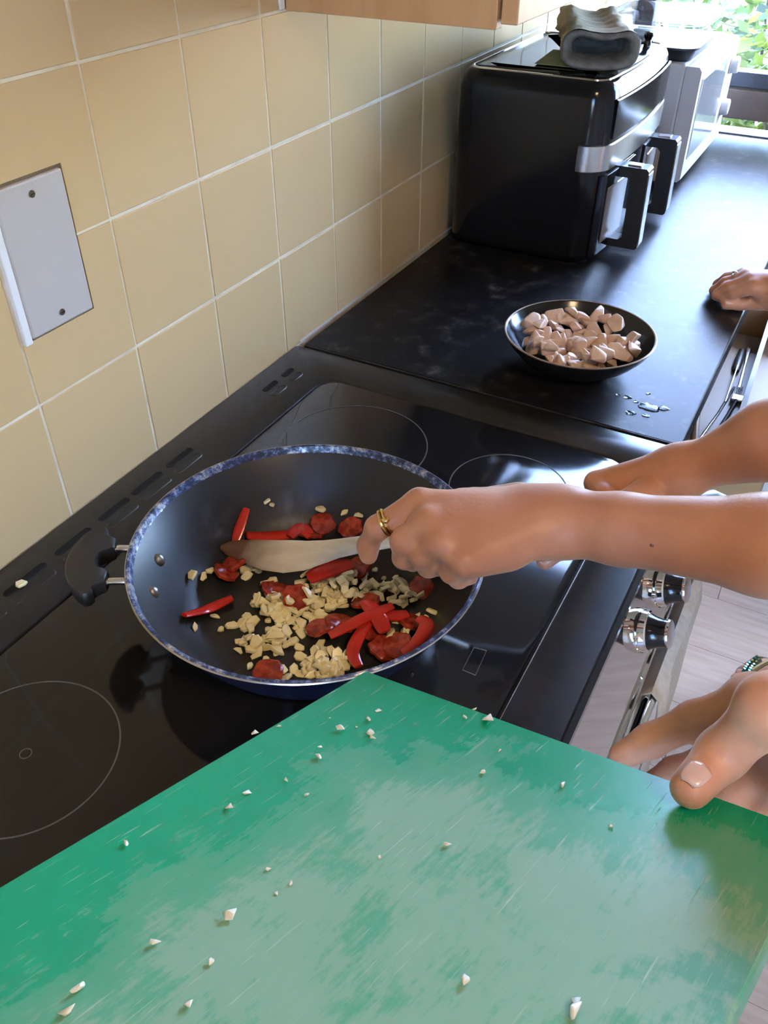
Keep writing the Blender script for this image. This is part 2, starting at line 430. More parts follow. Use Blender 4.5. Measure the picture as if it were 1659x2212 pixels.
shrub('bright yellow-green shrub seen right behind the microwave', .42, 2.95, .46, .36, -.15, 1.12, 3200, LEAFA, .075, 1)
shrub('pale green shrub at the right edge of the window view', 1.40, 3.15, .46, .45, -.15, 1.0, 2600, LEAFB, .08, 2)
shrub('taller dark green shrub beyond the yellow-green one', .25, 4.15, .85, .6, -.1, 1.15, 2200, LEAFB, .10, 4)
# ------------------------------------------------------------------ worktop, base units, wall unit
wt = thing('worktop', 'black laminate worktop running from the cooker to the window', 'worktop', (.3, 1.24, .862))
prof = [(.012, .862), (.588, .862), (.5898, .8635), (.590, .866), (.590, .8965), (.5893, .8988), (.587, .900), (.012, .900)]
obj('top', MB().loft([[V(x, y, z) for x, z in prof] for y in (.483, 1.998)]), COUNTER, wt, True, None, 60)
obj('sealant_strip', MB().loft([[V(0.0008, y, .9003), V(.003, y, .9003), V(.002, y, .9012), V(.0008, y, .9025)] for y in (.484, 1.996)]), mat('aged_sealant', (.42, .37, .29), .5), wt)
obj('edge_strip', MB().box(.012, .588, .4805, .483, .864, .8995, .0008), mat('worktop_end_trim', (.02, .02, .022), .3), wt)

bc = thing('base_cabinet', 'white base cabinet beside the cooker with its top drawer pulled open', 'cabinet', (.29, .78, 0))
obj('body', MB().box(.02, .565, .486, .504, .1, .86).box(.02, .565, 1.13, 1.148, .1, .86).box(.02, .565, .504, 1.13, .1, .118).box(.02, .03, .504, 1.13, .118, .86), WHITE, bc)
obj('stile', MB().box(.566, .584, .486, .575, .1, .858, .001), WHITE, bc)
obj('plinth', MB().box(.50, .516, .486, 1.148, 0, .1), WHITE, bc)
dr = obj('door', MB().box(.566, .584, .578, 1.146, .12, .72, .0015), WHITE, bc)
obj('handle', MB().tube([(.586, .64, .56), (.612, .64, .565), (.612, .64, .69), (.586, .64, .695)], .005, 10), STEEL, dr)
DX1 = .700
dw = thing('drawer_box', '', '', (.6, .84, .768)); del dw['label']; del dw['category']; dw.parent = bc; dw.location = V(.6, .84, .768) - WL[bc.as_pointer()]
obj('drawer_bottom', MB().box(.30, DX1, .594, 1.116, .768, .774), mat('drawer_lining', (.50, .46, .42), .5), dw)
obj('drawer_side', MB().box(.30, DX1, .580, .594, .755, .842, .001), BEECHX, dw)
obj('drawer_side', MB().box(.30, DX1, 1.116, 1.13, .755, .842, .001), BEECHX, dw)
obj('drawer_divider', MB().loft([[V(.640, .596, .7745), V(.648, .596, .7745), V(.648, .596, .835), V(.640, .596, .835)], [V(.622, 1.114, .7745), V(.630, 1.114, .7745), V(.630, 1.114, .835), V(.622, 1.114, .835)]]), mat('tray_grey', (.24, .21, .185), .5), dw)
df = obj('drawer_front', MB().box(DX1, DX1 + .018, .578, 1.146, .73, .856, .0015), WHITE, dw)

bc2 = thing('base_cabinet', 'closed white base cabinet under the worktop next to the window', 'cabinet', (.29, 1.57, 0))
obj('body', MB().box(.02, .565, 1.15, 1.168, .1, .86).box(.02, .565, 1.978, 1.996, .1, .86).box(.02, .565, 1.168, 1.978, .1, .118).box(.02, .03, 1.168, 1.978, .118, .86), WHITE, bc2)
for y0, y1 in ((1.152, 1.572), (1.576, 1.994)):
    d_ = obj('door', MB().box(.566, .584, y0, y1, .12, .856, .0015), WHITE, bc2)
    obj('handle', MB().tube([(.586, y0 + .05, .68), (.612, y0 + .05, .685), (.612, y0 + .05, .80), (.586, y0 + .05, .805)], .005, 10), STEEL, d_)
obj('plinth', MB().box(.50, .516, 1.152, 1.994, 0, .1), WHITE, bc2)

wc = thing('wall_cabinet', 'beech wall cabinet hanging on the tiles above the worktop', 'cabinet', (.15, 1.1, 1.346))
obj('side_panel', MB().box(.003, .283, .500, .518, 1.346, 2.06, .001), BEECH, wc)
obj('side_panel', MB().box(.003, .283, 1.68, 1.698, 1.346, 2.06, .001), BEECH, wc)
obj('bottom_panel', MB().box(.003, .280, .518, 1.68, 1.349, 1.367), WHITE, wc)
obj('back_panel', MB().box(.003, .008, .518, 1.68, 1.367, 2.06), WHITE, wc)
obj('top_panel', MB().box(.003, .283, .518, 1.68, 2.042, 2.06), WHITE, wc)
for y0, y1 in ((.502, 1.097), (1.101, 1.696)):
    d_ = obj('door', MB().box(.287, .307, y0, y1, 1.352, 2.058, .0012), BEECH, wc)
    obj('handle', MB().tube([(.308, y1 - .04, 1.42), (.33, y1 - .04, 1.425), (.33, y1 - .04, 1.53), (.308, y1 - .04, 1.535)], .005, 10), STEEL, d_)
tag(obj('sealant_bead', MB().box(.0006, .004, .488, .498, 1.348, 1.75, .001), CAULK), 'white vertical sealant bead between tiles and wall cabinet', 'sealant')

# unseen ceiling lamp behind the camera, added as warm fill for tiles and arms
lp = thing('fill_lamp', 'added round ceiling lamp, out of view, giving warm fill light', 'lamp', (1.35, -.75, 2.33))
obj('rose', MB().lathe([(.05, .09), (.05, .07), (.17, .065), (.175, .05)], (1.35, -.75, 2.33), 40, None, True, False), WHITE, lp)
obj('diffuser', MB().lathe([(.001, 0), (.08, .004), (.14, .018), (.17, .042), (.172, .052)], (1.35, -.75, 2.33), 40), mat('fill_glow', (.9, .85, .75), .4, emission_color=(1, .72, .42, 1), emission_strength=FILL_STRENGTH), lp)
# blank plate on the tiles
bp = thing('blank_wall_plate', 'white blank wall plate with two screws set in the tiles', 'wall plate', (-.006, .054, PZ0))
obj('plate', MB().box(-.006, .0045, PY0 + .002, PY1 - .001, PZ0, PZ1, .0022), PLATEW, bp)
obj('sealant_edge', MB().box(-.006, .0035, PY0 - .007, PY0 + .002, PZ0 - .004, PZ1 + .002, .001), CAULK, bp)
GAPBROWN = mat('brown_gap', (.16, .11, .06), .8)  # plain dark brown for the gap round the plate
obj('gap', MB().box(-.006, -.0004, PY1 - .001, PY1 + .0032, PZ0 - .003, PZ1 + .003).box(-.006, -.0004, PY0, PY1, PZ1, PZ1 + .003).box(-.006, -.0004, PY0, PY1, PZ0 - .003, PZ0), GAPBROWN, bp)
for z in (PZ0 + .013, PZ1 - .013):
    s_ = obj('screw', MB().lathe([(.0034, 0), (.0034, .001), (.0028, .0016), (.0001, .0016)], (.0043, .055, z), 16, (1, 0, 0)), mat('screw_brass', (.12, .09, .06), .4, .8), bp)
    obj('slot', MB().box(.0058, .0061, .0524, .0576, z - .0004, z + .0004), SLOT, s_)
# ------------------------------------------------------------------ range cooker
ck = thing('range_cooker', 'black range cooker with ceramic hob and chrome control knobs', 'cooker', (.31, -.02, 0))
CY0, CY1 = -.53, .4755
obj('body', MB().box(.02, .585, CY0 + .004, CY1 - .004, .06, .872, .004), ENAMEL, ck)
for x in (.08, .52):
    for y in (CY0 + .06, CY1 - .06): obj('foot', MB().lathe([(.02, 0), (.02, .01), (.012, .014), (.012, .062)], (x, y, 0), 16, None, True, True), BLACKSAT, ck)
# hob top: frame with a recessed glass panel
GX0, GX1, GY0, GY1 = .095, .548, -.47, .412
top = MB()
o_ = rrect(.0015, .604, CY0, CY1, .006, 4); n_ = len(o_)
def fit(pts, x0, x1, y0, y1, r): return rrect(x0, x1, y0, y1, r, 4)
ins0 = rrect(GX0 - .003, GX1 + .003, GY0 - .003, GY1 + .003, .036, 4); ins1 = rrect(GX0 - .001, GX1 + .001, GY0 - .001, GY1 + .001, .034, 4)
def inset(p, d): return offs(p, -d)
rings = [ring3(o_, .868), ring3(o_, .898), ring3(offs(o_, -.0004), .8988), ring3(offs(o_, -.0012), .8992), ring3(ins0, .8992), ring3(ins1, .8975), ring3(ins1, .893)]
top.loft(rings, True, True)
obj('hob_frame', top, ENAMEL, ck, True, None, 50)
gl = rrect(GX0 + .003, GX1 - .003, GY0 + .003, GY1 - .003, .031, 6)
hg = obj('hob_glass', MB().loft([ring3(gl, .8932), ring3(gl, .8994), ring3(offs(gl, -.0012), .9000)]), GLASSBLK, ck, True, None, 30)
obj('hob_trim', MB().box(GX1 + .0008, GX1 + .0022, GY0 + .03, GY1 - .034, .8975, .9006, .0008), STEEL, ck)
obj('front_edge', MB().loft([[V(x, y, z) for x, z in ((.600, .868), (.606, .868), (.611, .876), (.611, .890), (.606, .897), (.600, .899))] for y in (CY0 + .002, CY1 - .002)]), BLACKGL, ck)
def ring_line(cx, cy, r, w=.0007, n=96):
    return MB().loft([[V(cx + rr * math.cos(2 * math.pi * j / n), cy + rr * math.sin(2 * math.pi * j / n), z) for j in range(n)] for rr, z in ((r - w, .90002), (r - w, .9002), (r + w, .9002), (r + w, .90002))], False, False)
for cx, cy, r in ((.205, -.262, .079), (.217, .280, .095), (.428, .288, .0715), (.325, .0, .105), (.43, -.27, .095)):
    obj('zone_ring', ring_line(cx, cy, r), RINGL, ck)
obj('zone_mark', ring_line(.205, -.262, .005, .0004, 24), RINGL, ck)
sq = [P(*q, .9) for q in ((1024, 1398), (1052, 1405), (1027, 1460), (998, 1448))]
qm = MB(); qc = sum(sq, V(0, 0, 0)) / 4
for i in range(4):
    a, b_ = sq[i], sq[(i + 1) % 4]; a2 = qc + (a - qc) * .93; b2 = qc + (b_ - qc) * .93
    qm.add([a + V(0, 0, .0002), b_ + V(0, 0, .0002), b2 + V(0, 0, .0002), a2 + V(0, 0, .0002)], [(0, 1, 2, 3)])
obj('touch_mark', qm, RINGL, ck, False)
# vent slots in the rear strip
def slot(x, yc, L, w, dark=True):
    o = [(x + w * math.cos(t), yc + s_ * (L / 2 - w) + w * math.sin(t)) for s_, a0 in ((1, 0), (-1, math.pi)) for t in [a0 + math.pi * i / 6 for i in range(7)]]
    m_ = MB().loft([ring3(offs(o, .0016), .8993), ring3(offs(o, .0008), .9001), ring3(o, .9001), ring3(offs(o, -.0002), .8994)], False, True)
    return m_
for yc, L in ((.397, .024), (.352, .030), (.150, .045), (.088, .050), (.030, .046), (-.035, .05), (-.105, .055), (-.17, .05), (-.23, .05), (-.3, .05)):
    s_ = obj('vent_slot', slot(.037, yc, L, .0038), SLOT, ck)
    obj('vent_slot', slot(.054, yc - .004, L, .0042), BLACKSAT, ck)
# chrome fascia sloping outward below the hob edge, with knobs
fa = [(.604, .870), (.609, .868), (.640, .775), (.634, .772), (.600, .790)]
obj('fascia', MB().loft([[V(x, y, z) for x, z in fa] for y in (CY0 + .004, CY1 - .004)]), CHROME, ck, True, None, 20)
obj('fascia_rim', MB().box(.634, .645, CY0 + .004, CY1 - .004, .764, .775, .002), CHROME, ck)
FN = V(.949, 0, .316).normalized(); KB = mat('knob_black', (.010, .010, .011), .16)
for y in (.370, .290, .210, -.10, -.18, -.26, -.34):
    c = V(.6225, y, .824)
    k_ = obj('knob', MB().lathe([(.0255, 0), (.0255, .005), (.0245, .008), (.0235, .012), (.0215, .0135)], c, 40, FN, True, True), CHROME, ck)
    obj('knob_grip', MB().lathe([(.0212, .013), (.0190, .016), (.0165, .023), (.0155, .029), (.0150, .034), (.0140, .0355)], c, 40, FN, True, True), KB, k_)
    obj('knob_cap', MB().lathe([(.0158, .0325), (.0163, .034), (.0158, .0355), (.0148, .0357)], c, 40, FN, True, True), CHROME, k_)
for y0, y1 in ((CY0 + .01, -.035), (-.025, CY1 - .01)):
    d_ = obj('oven_door', MB().box(.586, .612, y0, y1, .12, .755, .004), BLACKGL, ck)
    obj('oven_rail', MB().tube([(.613, y0 + .05, .715), (.650, y0 + .05, .715), (.655, y0 + .055, .715), (.655, y1 - .055, .715), (.650, y1 - .05, .715), (.613, y1 - .05, .715)], .008, 12), CHROME, d_)

# tea towel over the rail
tw = MB(); rnd = random.Random(5)
prof = [(.6435, .50), (.6425, .60), (.6430, .69), (.6455, .718), (.655, .7275), (.6645, .718), (.668, .69), (.671, .60), (.672, .46)]
rings = []
for i, y in enumerate(np.linspace(.215, .445, 13)):
    rings.append([V(x + (.004 * math.sin(i * 1.1 + z * 9) if (x > .66 or x < .644) and z < .70 else 0) * (1 if x > .66 else .4), y + .012 * (z - .7) * math.sin(i), z) for x, z in prof])
tw.loft(rings, False, False, False)
LINEN = m_noise('beige_linen', (.52, .41, .29), (.45, .35, .24), 90, .85, bs=.4)
to = obj('tea_towel', tw, LINEN); md = to.modifiers.new('thick', 'SOLIDIFY'); md.thickness = .003; md.offset = 1
tag(to, 'beige tea towel hanging over the oven rail below the knobs', 'towel')

# ------------------------------------------------------------------ frying pan
PC = V(.327, .004, .9006); PR = .169; PH = .0845
NONSTICK = m_noise('nonstick_coating', (.017, .0175, .018), (.024, .0245, .025), 14, .40, spec=.38)
BLUEEN = m_noise('blue_enamel', (.006, .011, .026), (.009, .015, .035), 20, .25)
def m_rim():
    m = mat('worn_blue_rim', (.1, .15, .3), .3); nt, b = nodes(m); v = tex(nt, 'Object')
    n = noise(nt, v, 120, 5, .75); n2 = noise(nt, v, 14, 3)
    f = math_(nt, 'ADD', math_(nt, 'MULTIPLY', n, .75), math_(nt, 'MULTIPLY', n2, .32))
    c = ramp(nt, f, [(.43, (.012, .013, .018)), (.50, (.02, .032, .085)), (.555, (.07, .12, .27)), (.60, (.33, .36, .42)), (.66, (.62, .62, .62))])
    setin(nt, b, 'Base Color', c); setin(nt, b, 'Metallic', ramp(nt, f, [(.55, g3(0)), (.62, g3(.6))])); bump(nt, b, n, .4, .001); return m
RIMM = m_rim()
fp = thing('frying_pan', 'large blue frying pan with chipped rim cooking on the hob', 'pan', PC)
outp = [(.0005, 0), (.113, 0), (.120, .002), (.132, .018), (.147, .042), (.159, .066), (.1665, PH - .003), (PR, PH - .001)]
inp = [(.1665, PH - .0015), (.1634, PH - .0058), (.154, .066), (.142, .044), (.128, .022), (.117, .008), (.110, .0048), (.100, .0042), (.0005, .0040)]
obj('outside', MB().lathe(outp, PC, 96), BLUEEN, fp)
obj('rim', MB().lathe([(PR - .0002, PH - .0014), (PR + .001, PH + .0002), (PR - .0006, PH + .0012), (PR - .003, PH + .0006), (.1640, PH - .0048), (.1630, PH - .0064)], PC, 128), RIMM, fp)
obj('rim_edge', MB().lathe([(PR - .0002, PH - .0028), (PR + .0014, PH - .0022), (PR + .0018, PH - .0008), (PR + .0012, PH + .0004), (PR, PH + .0005)], PC, 128), STEEL, fp)
obj('inside', MB().lathe(inp[1:], PC, 96), NONSTICK, fp)
# helper handle (left)
hd_ = (P(200, 1215, .978) - V(PC.x, PC.y, .978)); hd_.z = 0; hd_.normalize(); hs = V(-hd_.y, hd_.x, 0)   # outward, sideways
hz = .974
def hpt(r, s_, z=hz): return V(PC.x, PC.y, 0) + hd_ * r + hs * s_ + V(0, 0, z)
hh = obj('helper_handle', MB(), BLACKSAT, fp) if False else None
prof_o = [(-.048, .2045), (-.046, .2105), (-.038, .2180), (-.025, .2240), (-.010, .2270), (.004, .2275), (.018, .2250), (.031, .2190), (.042, .2110), (.0485, .2040)]
prof_i = [(.0480, .1985), (.0430, .1950), (.0385, .1965), (.0345, .1935), (.0310, .1860), (.0175, .1850), (.0140, .1890), (.0115, .1965), (.0060, .1990), (-.0040, .1990), (-.0100, .1965), (-.0130, .1890), (-.0160, .1845), (-.0300, .1850), (-.0345, .1920), (-.0385, .1965), (-.0430, .1950), (-.048, .1985)]
ol = [(s_, r) for s_, r in prof_o + prof_i]
def hring(k, z): 
    cx = sum(p[0] for p in ol) / len(ol); cy = .206
    return [hpt(cy + (r - cy) * k, s_ * (1 - (1 - k) * .25), z) for s_, r in ol]
hh = obj('helper_handle', MB().loft([hring(.82, hz - .0085), hring(.96, hz - .007), hring(1, hz + .002), hring(.985, hz + .0070), hring(.90, hz + .0088)]), BLACKSAT, fp, True, None, 50)
for s_ in (-.0225, .0235):
    obj('handle_rod', MB().tube([hpt(.192, s_), hpt(.180, s_), hpt(.1625, s_, hz - .002)], .0037, 14), CHROME, hh)
    rv = obj('rivet', MB().ball(hpt(.1480, s_, .9006 + .0555), .0066, .0066, .0072, 8), mat('dull_rivet', (.22, .21, .19), .35, .7), fp)
# long handle (right, mostly behind the hands)
md_ = -hd_
def mpt(r, z, s_=0): return V(PC.x, PC.y, 0) + md_ * r + hs * s_ + V(0, 0, z)
obj('handle_bracket', MB().tube([mpt(.155, .955), mpt(.18, .967), mpt(.205, .978)], [.012, .012, .0115], 14, V(0, 0, 1), .55), STEEL, fp)
obj('handle', MB().tube([mpt(.203, .977), mpt(.235, .985), mpt(.28, .995), mpt(.34, 1.004), mpt(.398, 1.010), mpt(.408, 1.010)], [.0125, .0135, .0145, .0150, .0155, .009], 16, V(0, 0, 1), .75), BLACKSAT, fp)
for s_ in (-.013, .013): obj('rivet', MB().ball(mpt(.1475, .9006 + .0555, s_), .0055, .0055, .0055, 8), STEEL, fp)

# ------------------------------------------------------------------ air fryer
af = thing('air_fryer', 'black two-drawer air fryer with chrome band on the worktop', 'air fryer', (.17, 1.2, .9))
AY0, AY1 = .968, 1.388; fo = rrect(.022, .302, AY0, AY1, .042, 8, .013)
obj('body', MB().loft([ring3(offs(fo, -.012), .906), ring3(offs(fo, -.003), .909), ring3(fo, .918), ring3(offs(fo, .001), 1.05), ring3(offs(fo, -.002), 1.172), ring3(offs(fo, -.006), 1.190), ring3(offs(fo, -.013), 1.201), ring3(offs(fo, -.020), 1.2045)]), BLACKGL, af, True, None, 60)
lid = offs(fo, -.024)
obj('lid_rim', MB().loft([ring3(offs(fo, -.0195), 1.2040), ring3(offs(fo, -.0205), 1.2065), ring3(offs(fo, -.0235), 1.2065), ring3(offs(fo, -.0245), 1.2040)], False, False), CHROME, af)
obj('lid', MB().loft([ring3(lid, 1.2035), ring3(offs(lid, -.004), 1.2052), ring3(offs(lid, -.04), 1.2066)]), BLACKGL, af, True, None, 60)
for x, y in ((.06, 1.01), (.06, 1.36), (.28, 1.01), (.28, 1.36)): obj('foot', MB().lathe([(.013, 0), (.013, .007), (.011, .0075)], (x, y, .9), 16, None, True, True), BLACKSAT, af)
def strip(pred, d0, d1, z0, z1, bev=.0015):
    n = len(fo); sel = [i for i in range(n) if pred(fo[i])]
    # rotate so that the selected run is contiguous
    st = next(i for i in sel if (i - 1) % n not in sel); run = []
    i = st
    while i in sel: run.append(i); i = (i + 1) % n
    a = offs(fo, d0); b_ = offs(fo, d1)
    return MB().loft([[V(*a[i], z0), V(*b_[i], z0 + bev), V(*b_[i], z1 - bev), V(*a[i], z1)] for i in run])
# band runs from the near side round the front
fo_d = []
for i, p in enumerate(fo):
    q = fo[(i + 1) % len(fo)]; fo_d.append(p)
    if abs(p[1] - q[1]) < 1e-6 and abs(p[0] - q[0]) > .05:
        for k in range(1, 12): fo_d.append([p[0] + (q[0] - p[0]) * k / 12, p[1]])
fo = fo_d
obj('chrome_band', strip(lambda p: p[0] > .248, .0005, .0032, 1.066, 1.110), STEEL, af, True, None, 30)
obj('control_panel', strip(lambda p: p[0] > .300 and AY0 + .03 < p[1] < AY1 - .03, -.001, .0022, 1.116, 1.178), BLACKGL, af, True, None, 30)
obj('waist_seam', strip(lambda p: True if p[0] > .05 else False, -.001, .0009, 1.0515, 1.0528, .0002), DKGREY, af)
DWIN = mat('drawer_window', (.30, .27, .25), .12, 0, .6)
for k, yc in enumerate((1.073, 1.282)):
    y0, y1 = yc - .088, yc + .088
    d_ = obj('drawer', strip(lambda p: p[0] > .295 and y0 < p[1] < y1, .0003, .004, .916, 1.060), BLACKGL, af, True, None, 30)
    obj('drawer_window', strip(lambda p: p[0] > .295 and yc - .064 < p[1] < yc + .064, .004, .0052, .935, 1.035), DWIN, d_)
    xf = .334; hx = .392
    pr = [(xf, 1.061), (hx - .004, 1.061), (hx, 1.057), (hx + .004, .922), (hx, .918), (xf, .918), (xf, .932), (hx - .034, .932), (hx - .027, .938), (hx - .029, 1.036), (hx - .036, 1.043), (xf, 1.042)]
    pr = [(x - .026 if x > .34 else x - .026, z) for x, z in pr]
    h_ = obj('handle', MB().loft([[V(x, y, z) for x, z in pr] for y in (yc - .017, yc + .017)]), BLACKSAT, d_, True, None, 40)
    obj('handle_trim', MB().loft([[V(hx - .026 + .0002, y, 1.052), V(hx - .0245, y, 1.051), V(hx - .021, y, .926), V(hx - .0228, y, .925)] for y in (yc - .014, yc + .014)]), STEEL, d_)
    obj('release_button', MB().box(.326, .350, yc - .009, yc + .009, 1.060, 1.0635, .001), STEEL, d_)

# card and oven glove on the fryer
cp = [P(1155, 138, 1.2085), P(1195, 108, 1.2085), P(1275, 118, 1.2085), P(1262, 149, 1.2085)]
cm = MB().loft([cp, [p + V(0, 0, .0012) for p in cp]])
tag(obj('card', cm, m_noise('olive_card', (.30, .30, .13), (.24, .25, .10), 25, .7), None, False), 'olive green card lying under the oven glove', 'card')
GLOVE = m_noise('quilted_cotton', (.56, .47, .31), (.43, .36, .23), 16, .9, bs=.5)
GLIN = m_noise('fleece_lining', (.22, .22, .20), (.13, .13, .12), 60, .95, bs=.6)
def glove():
    t = thing('oven_glove', 'grey padded oven glove lying on top of the air fryer', 'oven glove', (.25, 1.2, 1.209))
    A = P(1297, 106, 1.2405); B = P(1266, 34, 1.2425)     # mouth centre, far end
    ax = (B - A).normalized(); side = ax.cross(V(0, 0, 1)).normalized(); up = side.cross(ax)
    def ring(c, hw, hh_, ph, n=40, wr=0.0, dip=0.0):
        out = []
        for j in range(n):
            a = 2 * math.pi * j / n; cx, sx = math.cos(a), math.sin(a)
            x = hw * math.copysign(abs(cx) ** .62, cx); y = hh_ * math.copysign(abs(sx) ** .70, sx)
            w = 1 + wr * math.sin(7 * a + ph * 3) + wr * .7 * math.sin(13 * a - ph * 5)
            if sx > 0: y -= dip * math.exp(-((cx - .05) / .35) ** 2)
            out.append(c + side * x * w + up * y * w)
        return out
    rings = []; L = (B - A).length
    for i in range(26):
        u = i / 25; c = A + ax * L * u
        hw = .064 - .010 * math.sin(u * 3.0) + .0022 * math.sin(u * 38); hh_ = (.0312 - .003 * math.sin(u * 3.1) + .0016 * math.sin(u * 46 + 1))
        if u > .8: q = (u - .8) / .2; hw *= math.sqrt(max(.05, 1 - q * q)); hh_ *= math.sqrt(max(.05, 1 - q * q))
        rings.append(ring(c, hw, hh_, u * 6, 40, .040 * min(1, u * 5) + .004, .009 + .008 * u))
    obj('outer', MB().loft(rings, False, True), GLOVE, t, True, None, 80)
    ir = [ring(A + ax * (L * u), (.064 - .010 * math.sin(u * 3)) * k, .0312 * k2, 0, 40, .012 * (u > .02), .009) for u, k, k2 in ((.0, 1.0, 1.0), (-.014, .98, .97), (-.022, .92, .88), (-.016, .84, .76), (.02, .76, .62), (.15, .74, .60), (.55, .68, .55), (.57, .05, .05))]
    obj('lining', MB().loft(ir, False, True), GLIN, t, True, None, 80)
glove()
tag(obj('lid_knob', MB().lathe([(.007, 0), (.007, .006), (.0055, .009), (.008, .014), (.0095, .018), (.008, .022), (.001, .023)], P(1398, 98, 1.2066), 24, None, True, True), BLACKGL), 'small black knob standing beside the oven glove', 'knob')

# ------------------------------------------------------------------ microwave and food boxes
mw = thing('microwave', 'white microwave oven with mirrored door beside the window', 'microwave', (.17, 1.68, .9))
MY0, MY1, MX, MZ = 1.485, 1.90, .348, 1.150
obj('body', MB().box(.035, MX - .035, MY0, MY1, .912, MZ, .006), WHITEPL, mw)
sp = [V(x, MY0 - .0012, z) for x, z in ((.10, .925), (.235, .925), (.262, .95), (.285, 1.08), (.262, 1.115), (.10, 1.115))]
obj('side_panel', MB().loft([sp, [p + V(0, .0016, 0) for p in sp]]), WHITEPL, mw, False)
for i in range(6): obj('vent_slot', MB().box(.205, .235, MY0 - .0016, MY0, .975 + i * .011, .980 + i * .011), SLOT, mw)
dprof = [(MX - .035, .918), (MX - .006, .918), (MX, .924), (MX - .002, 1.138), (MX - .008, 1.146), (MX - .035, 1.146)]
d_ = obj('door', MB().loft([[V(x, y, z) for x, z in dprof] for y in (MY0 + .001, MY1 - .10)]), WHITEPL, mw, True, None, 40)
obj('door_window', MB().box(MX - .002, MX + .0015, MY0 + .022, MY1 - .125, .962, 1.122, .001), mat('mirror_glass', (.55, .56, .54), .10, .6), d_)
cp_ = obj('control_panel', MB().loft([[V(x, y, z) for x, z in dprof] for y in (MY1 - .098, MY1 - .001)]), WHITEPL, mw, True, None, 40)
for z in (1.092, 1.0):
    obj('dial', MB().lathe([(.020, 0), (.020, .003), (.0185, .005), (.0175, .016), (.016, .0175)], (MX - .001, MY1 - .05, z), 28, (1, 0, 0), True, True), WHITEPL, cp_)
for x, y in ((.07, 1.52), (.07, 1.86), (.28, 1.52), (.28, 1.86)): obj('foot', MB().lathe([(.012, 0), (.012, .0125)], (x, y, .9), 14, None, True, True), BLACKSAT, mw)
def foodbox(label, x0, x1, y0, y1, z0, z1, r, base_h, basem):
    t = thing('food_container', label, 'container', ((x0 + x1) / 2, (y0 + y1) / 2, z0), 'containers stacked on the microwave')
    o = rrect(x0, x1, y0, y1, r, 5)
    if basem is not None:
        obj('base', MB().loft([ring3(offs(o, -.012), z0), ring3(offs(o, -.008), z0 + .003), ring3(offs(o, -.002), z0 + base_h), ring3(offs(o, .004), z0 + base_h), ring3(offs(o, .004), z0 + base_h + .004), ring3(offs(o, -.004), z0 + base_h + .004)]), basem, t)
        z0 += base_h + .0045
    obj('walls', MB().loft([ring3(offs(o, -.012), z0), ring3(offs(o, -.006), z0 + .004), ring3(o, z1 - .008), ring3(offs(o, .006), z1 - .006), ring3(offs(o, .006), z1), ring3(offs(o, -.002), z1), ring3(offs(o, -.008), z0 + .006)], True, False), CLEARPL, t, True, None, 40)
foodbox('clear food container with shallow black base on the microwave', .130, .322, 1.492, 1.70, MZ + .0003, MZ + .066, .03, .022, BLACKSAT)
foodbox('large clear food container stacked on the black-based one', .105, .335, 1.497, 1.80, MZ + .0665, MZ + .125, .03, .0, None)

# ------------------------------------------------------------------ bowl of chicken
BC = V(.401, .617, .9003)
bw = thing('bowl', 'shallow black bowl of raw chicken on the worktop', 'bowl', BC)
BR, BH = .1085, .0535
BOWLM = mat('bowl_glaze', (.010, .010, .011), .16)
obj('shell', MB().lathe([(.001, .0), (.042, 0), (.047, .001), (.066, .010), (.088, .026), (.102, .042), (BR, BH), (BR - .0012, BH + .0014), (BR - .0035, BH + .0004), (.097, .0405), (.084, .026), (.062, .0125), (.040, .0062), (.001, .0055)], BC, 80), BOWLM, bw)
obj('rim', MB().lathe([(BR - .0001, BH + .0002), (BR + .0004, BH + .0012), (BR - .001, BH + .0020), (BR - .0028, BH + .0014)], BC, 96), mat('worn_rim_bronze', (.34, .24, .17), .3, .5), bw)
def chunk_mesh(name, seed, sx, sy, sz, rough=.12, sub=2, npts=11):
    rd = random.Random(seed); bm = bmesh.new()
    for i in range(npts):
        p = V(rd.gauss(0, 1), rd.gauss(0, 1), rd.gauss(0, 1)).normalized() * rd.uniform(.75, 1.1); bm.verts.new((p.x * sx, p.y * sy, p.z * sz))
    r = bmesh.ops.convex_hull(bm, input=bm.verts[:]); bmesh.ops.delete(bm, geom=list({g for g in r['geom_interior'] + r['geom_unused'] if isinstance(g, bmesh.types.BMVert)}), context='VERTS')
    bmesh.ops.triangulate(bm, faces=bm.faces[:])
    bmesh.ops.bevel(bm, geom=bm.edges[:], offset=min(sx, sy, sz) * .22, segments=2, profile=.5, affect='EDGES', clamp_overlap=True)
    bmesh.ops.triangulate(bm, faces=bm.faces[:])
    if sub: 
        bmesh.ops.subdivide_edges(bm, edges=bm.edges[:], cuts=1, use_grid_fill=True)
    for v in bm.verts: v.co += Vector((rd.uniform(-1, 1), rd.uniform(-1, 1), rd.uniform(-1, 1))) * rough * .15 * min(sx, sy, sz)
    if sub:
        for _ in range(5): bmesh.ops.smooth_vert(bm, verts=bm.verts[:], factor=.5, use_axis_x=True, use_axis_y=True, use_axis_z=True)
    bmesh.ops.recalc_face_normals(bm, faces=bm.faces)
    me = bpy.data.meshes.new(name); bm.to_mesh(me); bm.free(); me.polygons.foreach_set('use_smooth', [True] * len(me.polygons)); return me
CHICK = m_noise('raw_chicken', (.74, .54, .40), (.64, .42, .29), 55, .30, bs=.35, subsurface_weight=.0)
chm = [chunk_mesh('chicken_piece', 40 + i, 0.0188 * f, .0145 * f, .0115 * f) for i, f in enumerate((1, 1.1, .9, 1.05, .85, 1.15, .8))]
for me in chm: me.materials.append(CHICK)
rd = random.Random(11); spots = []
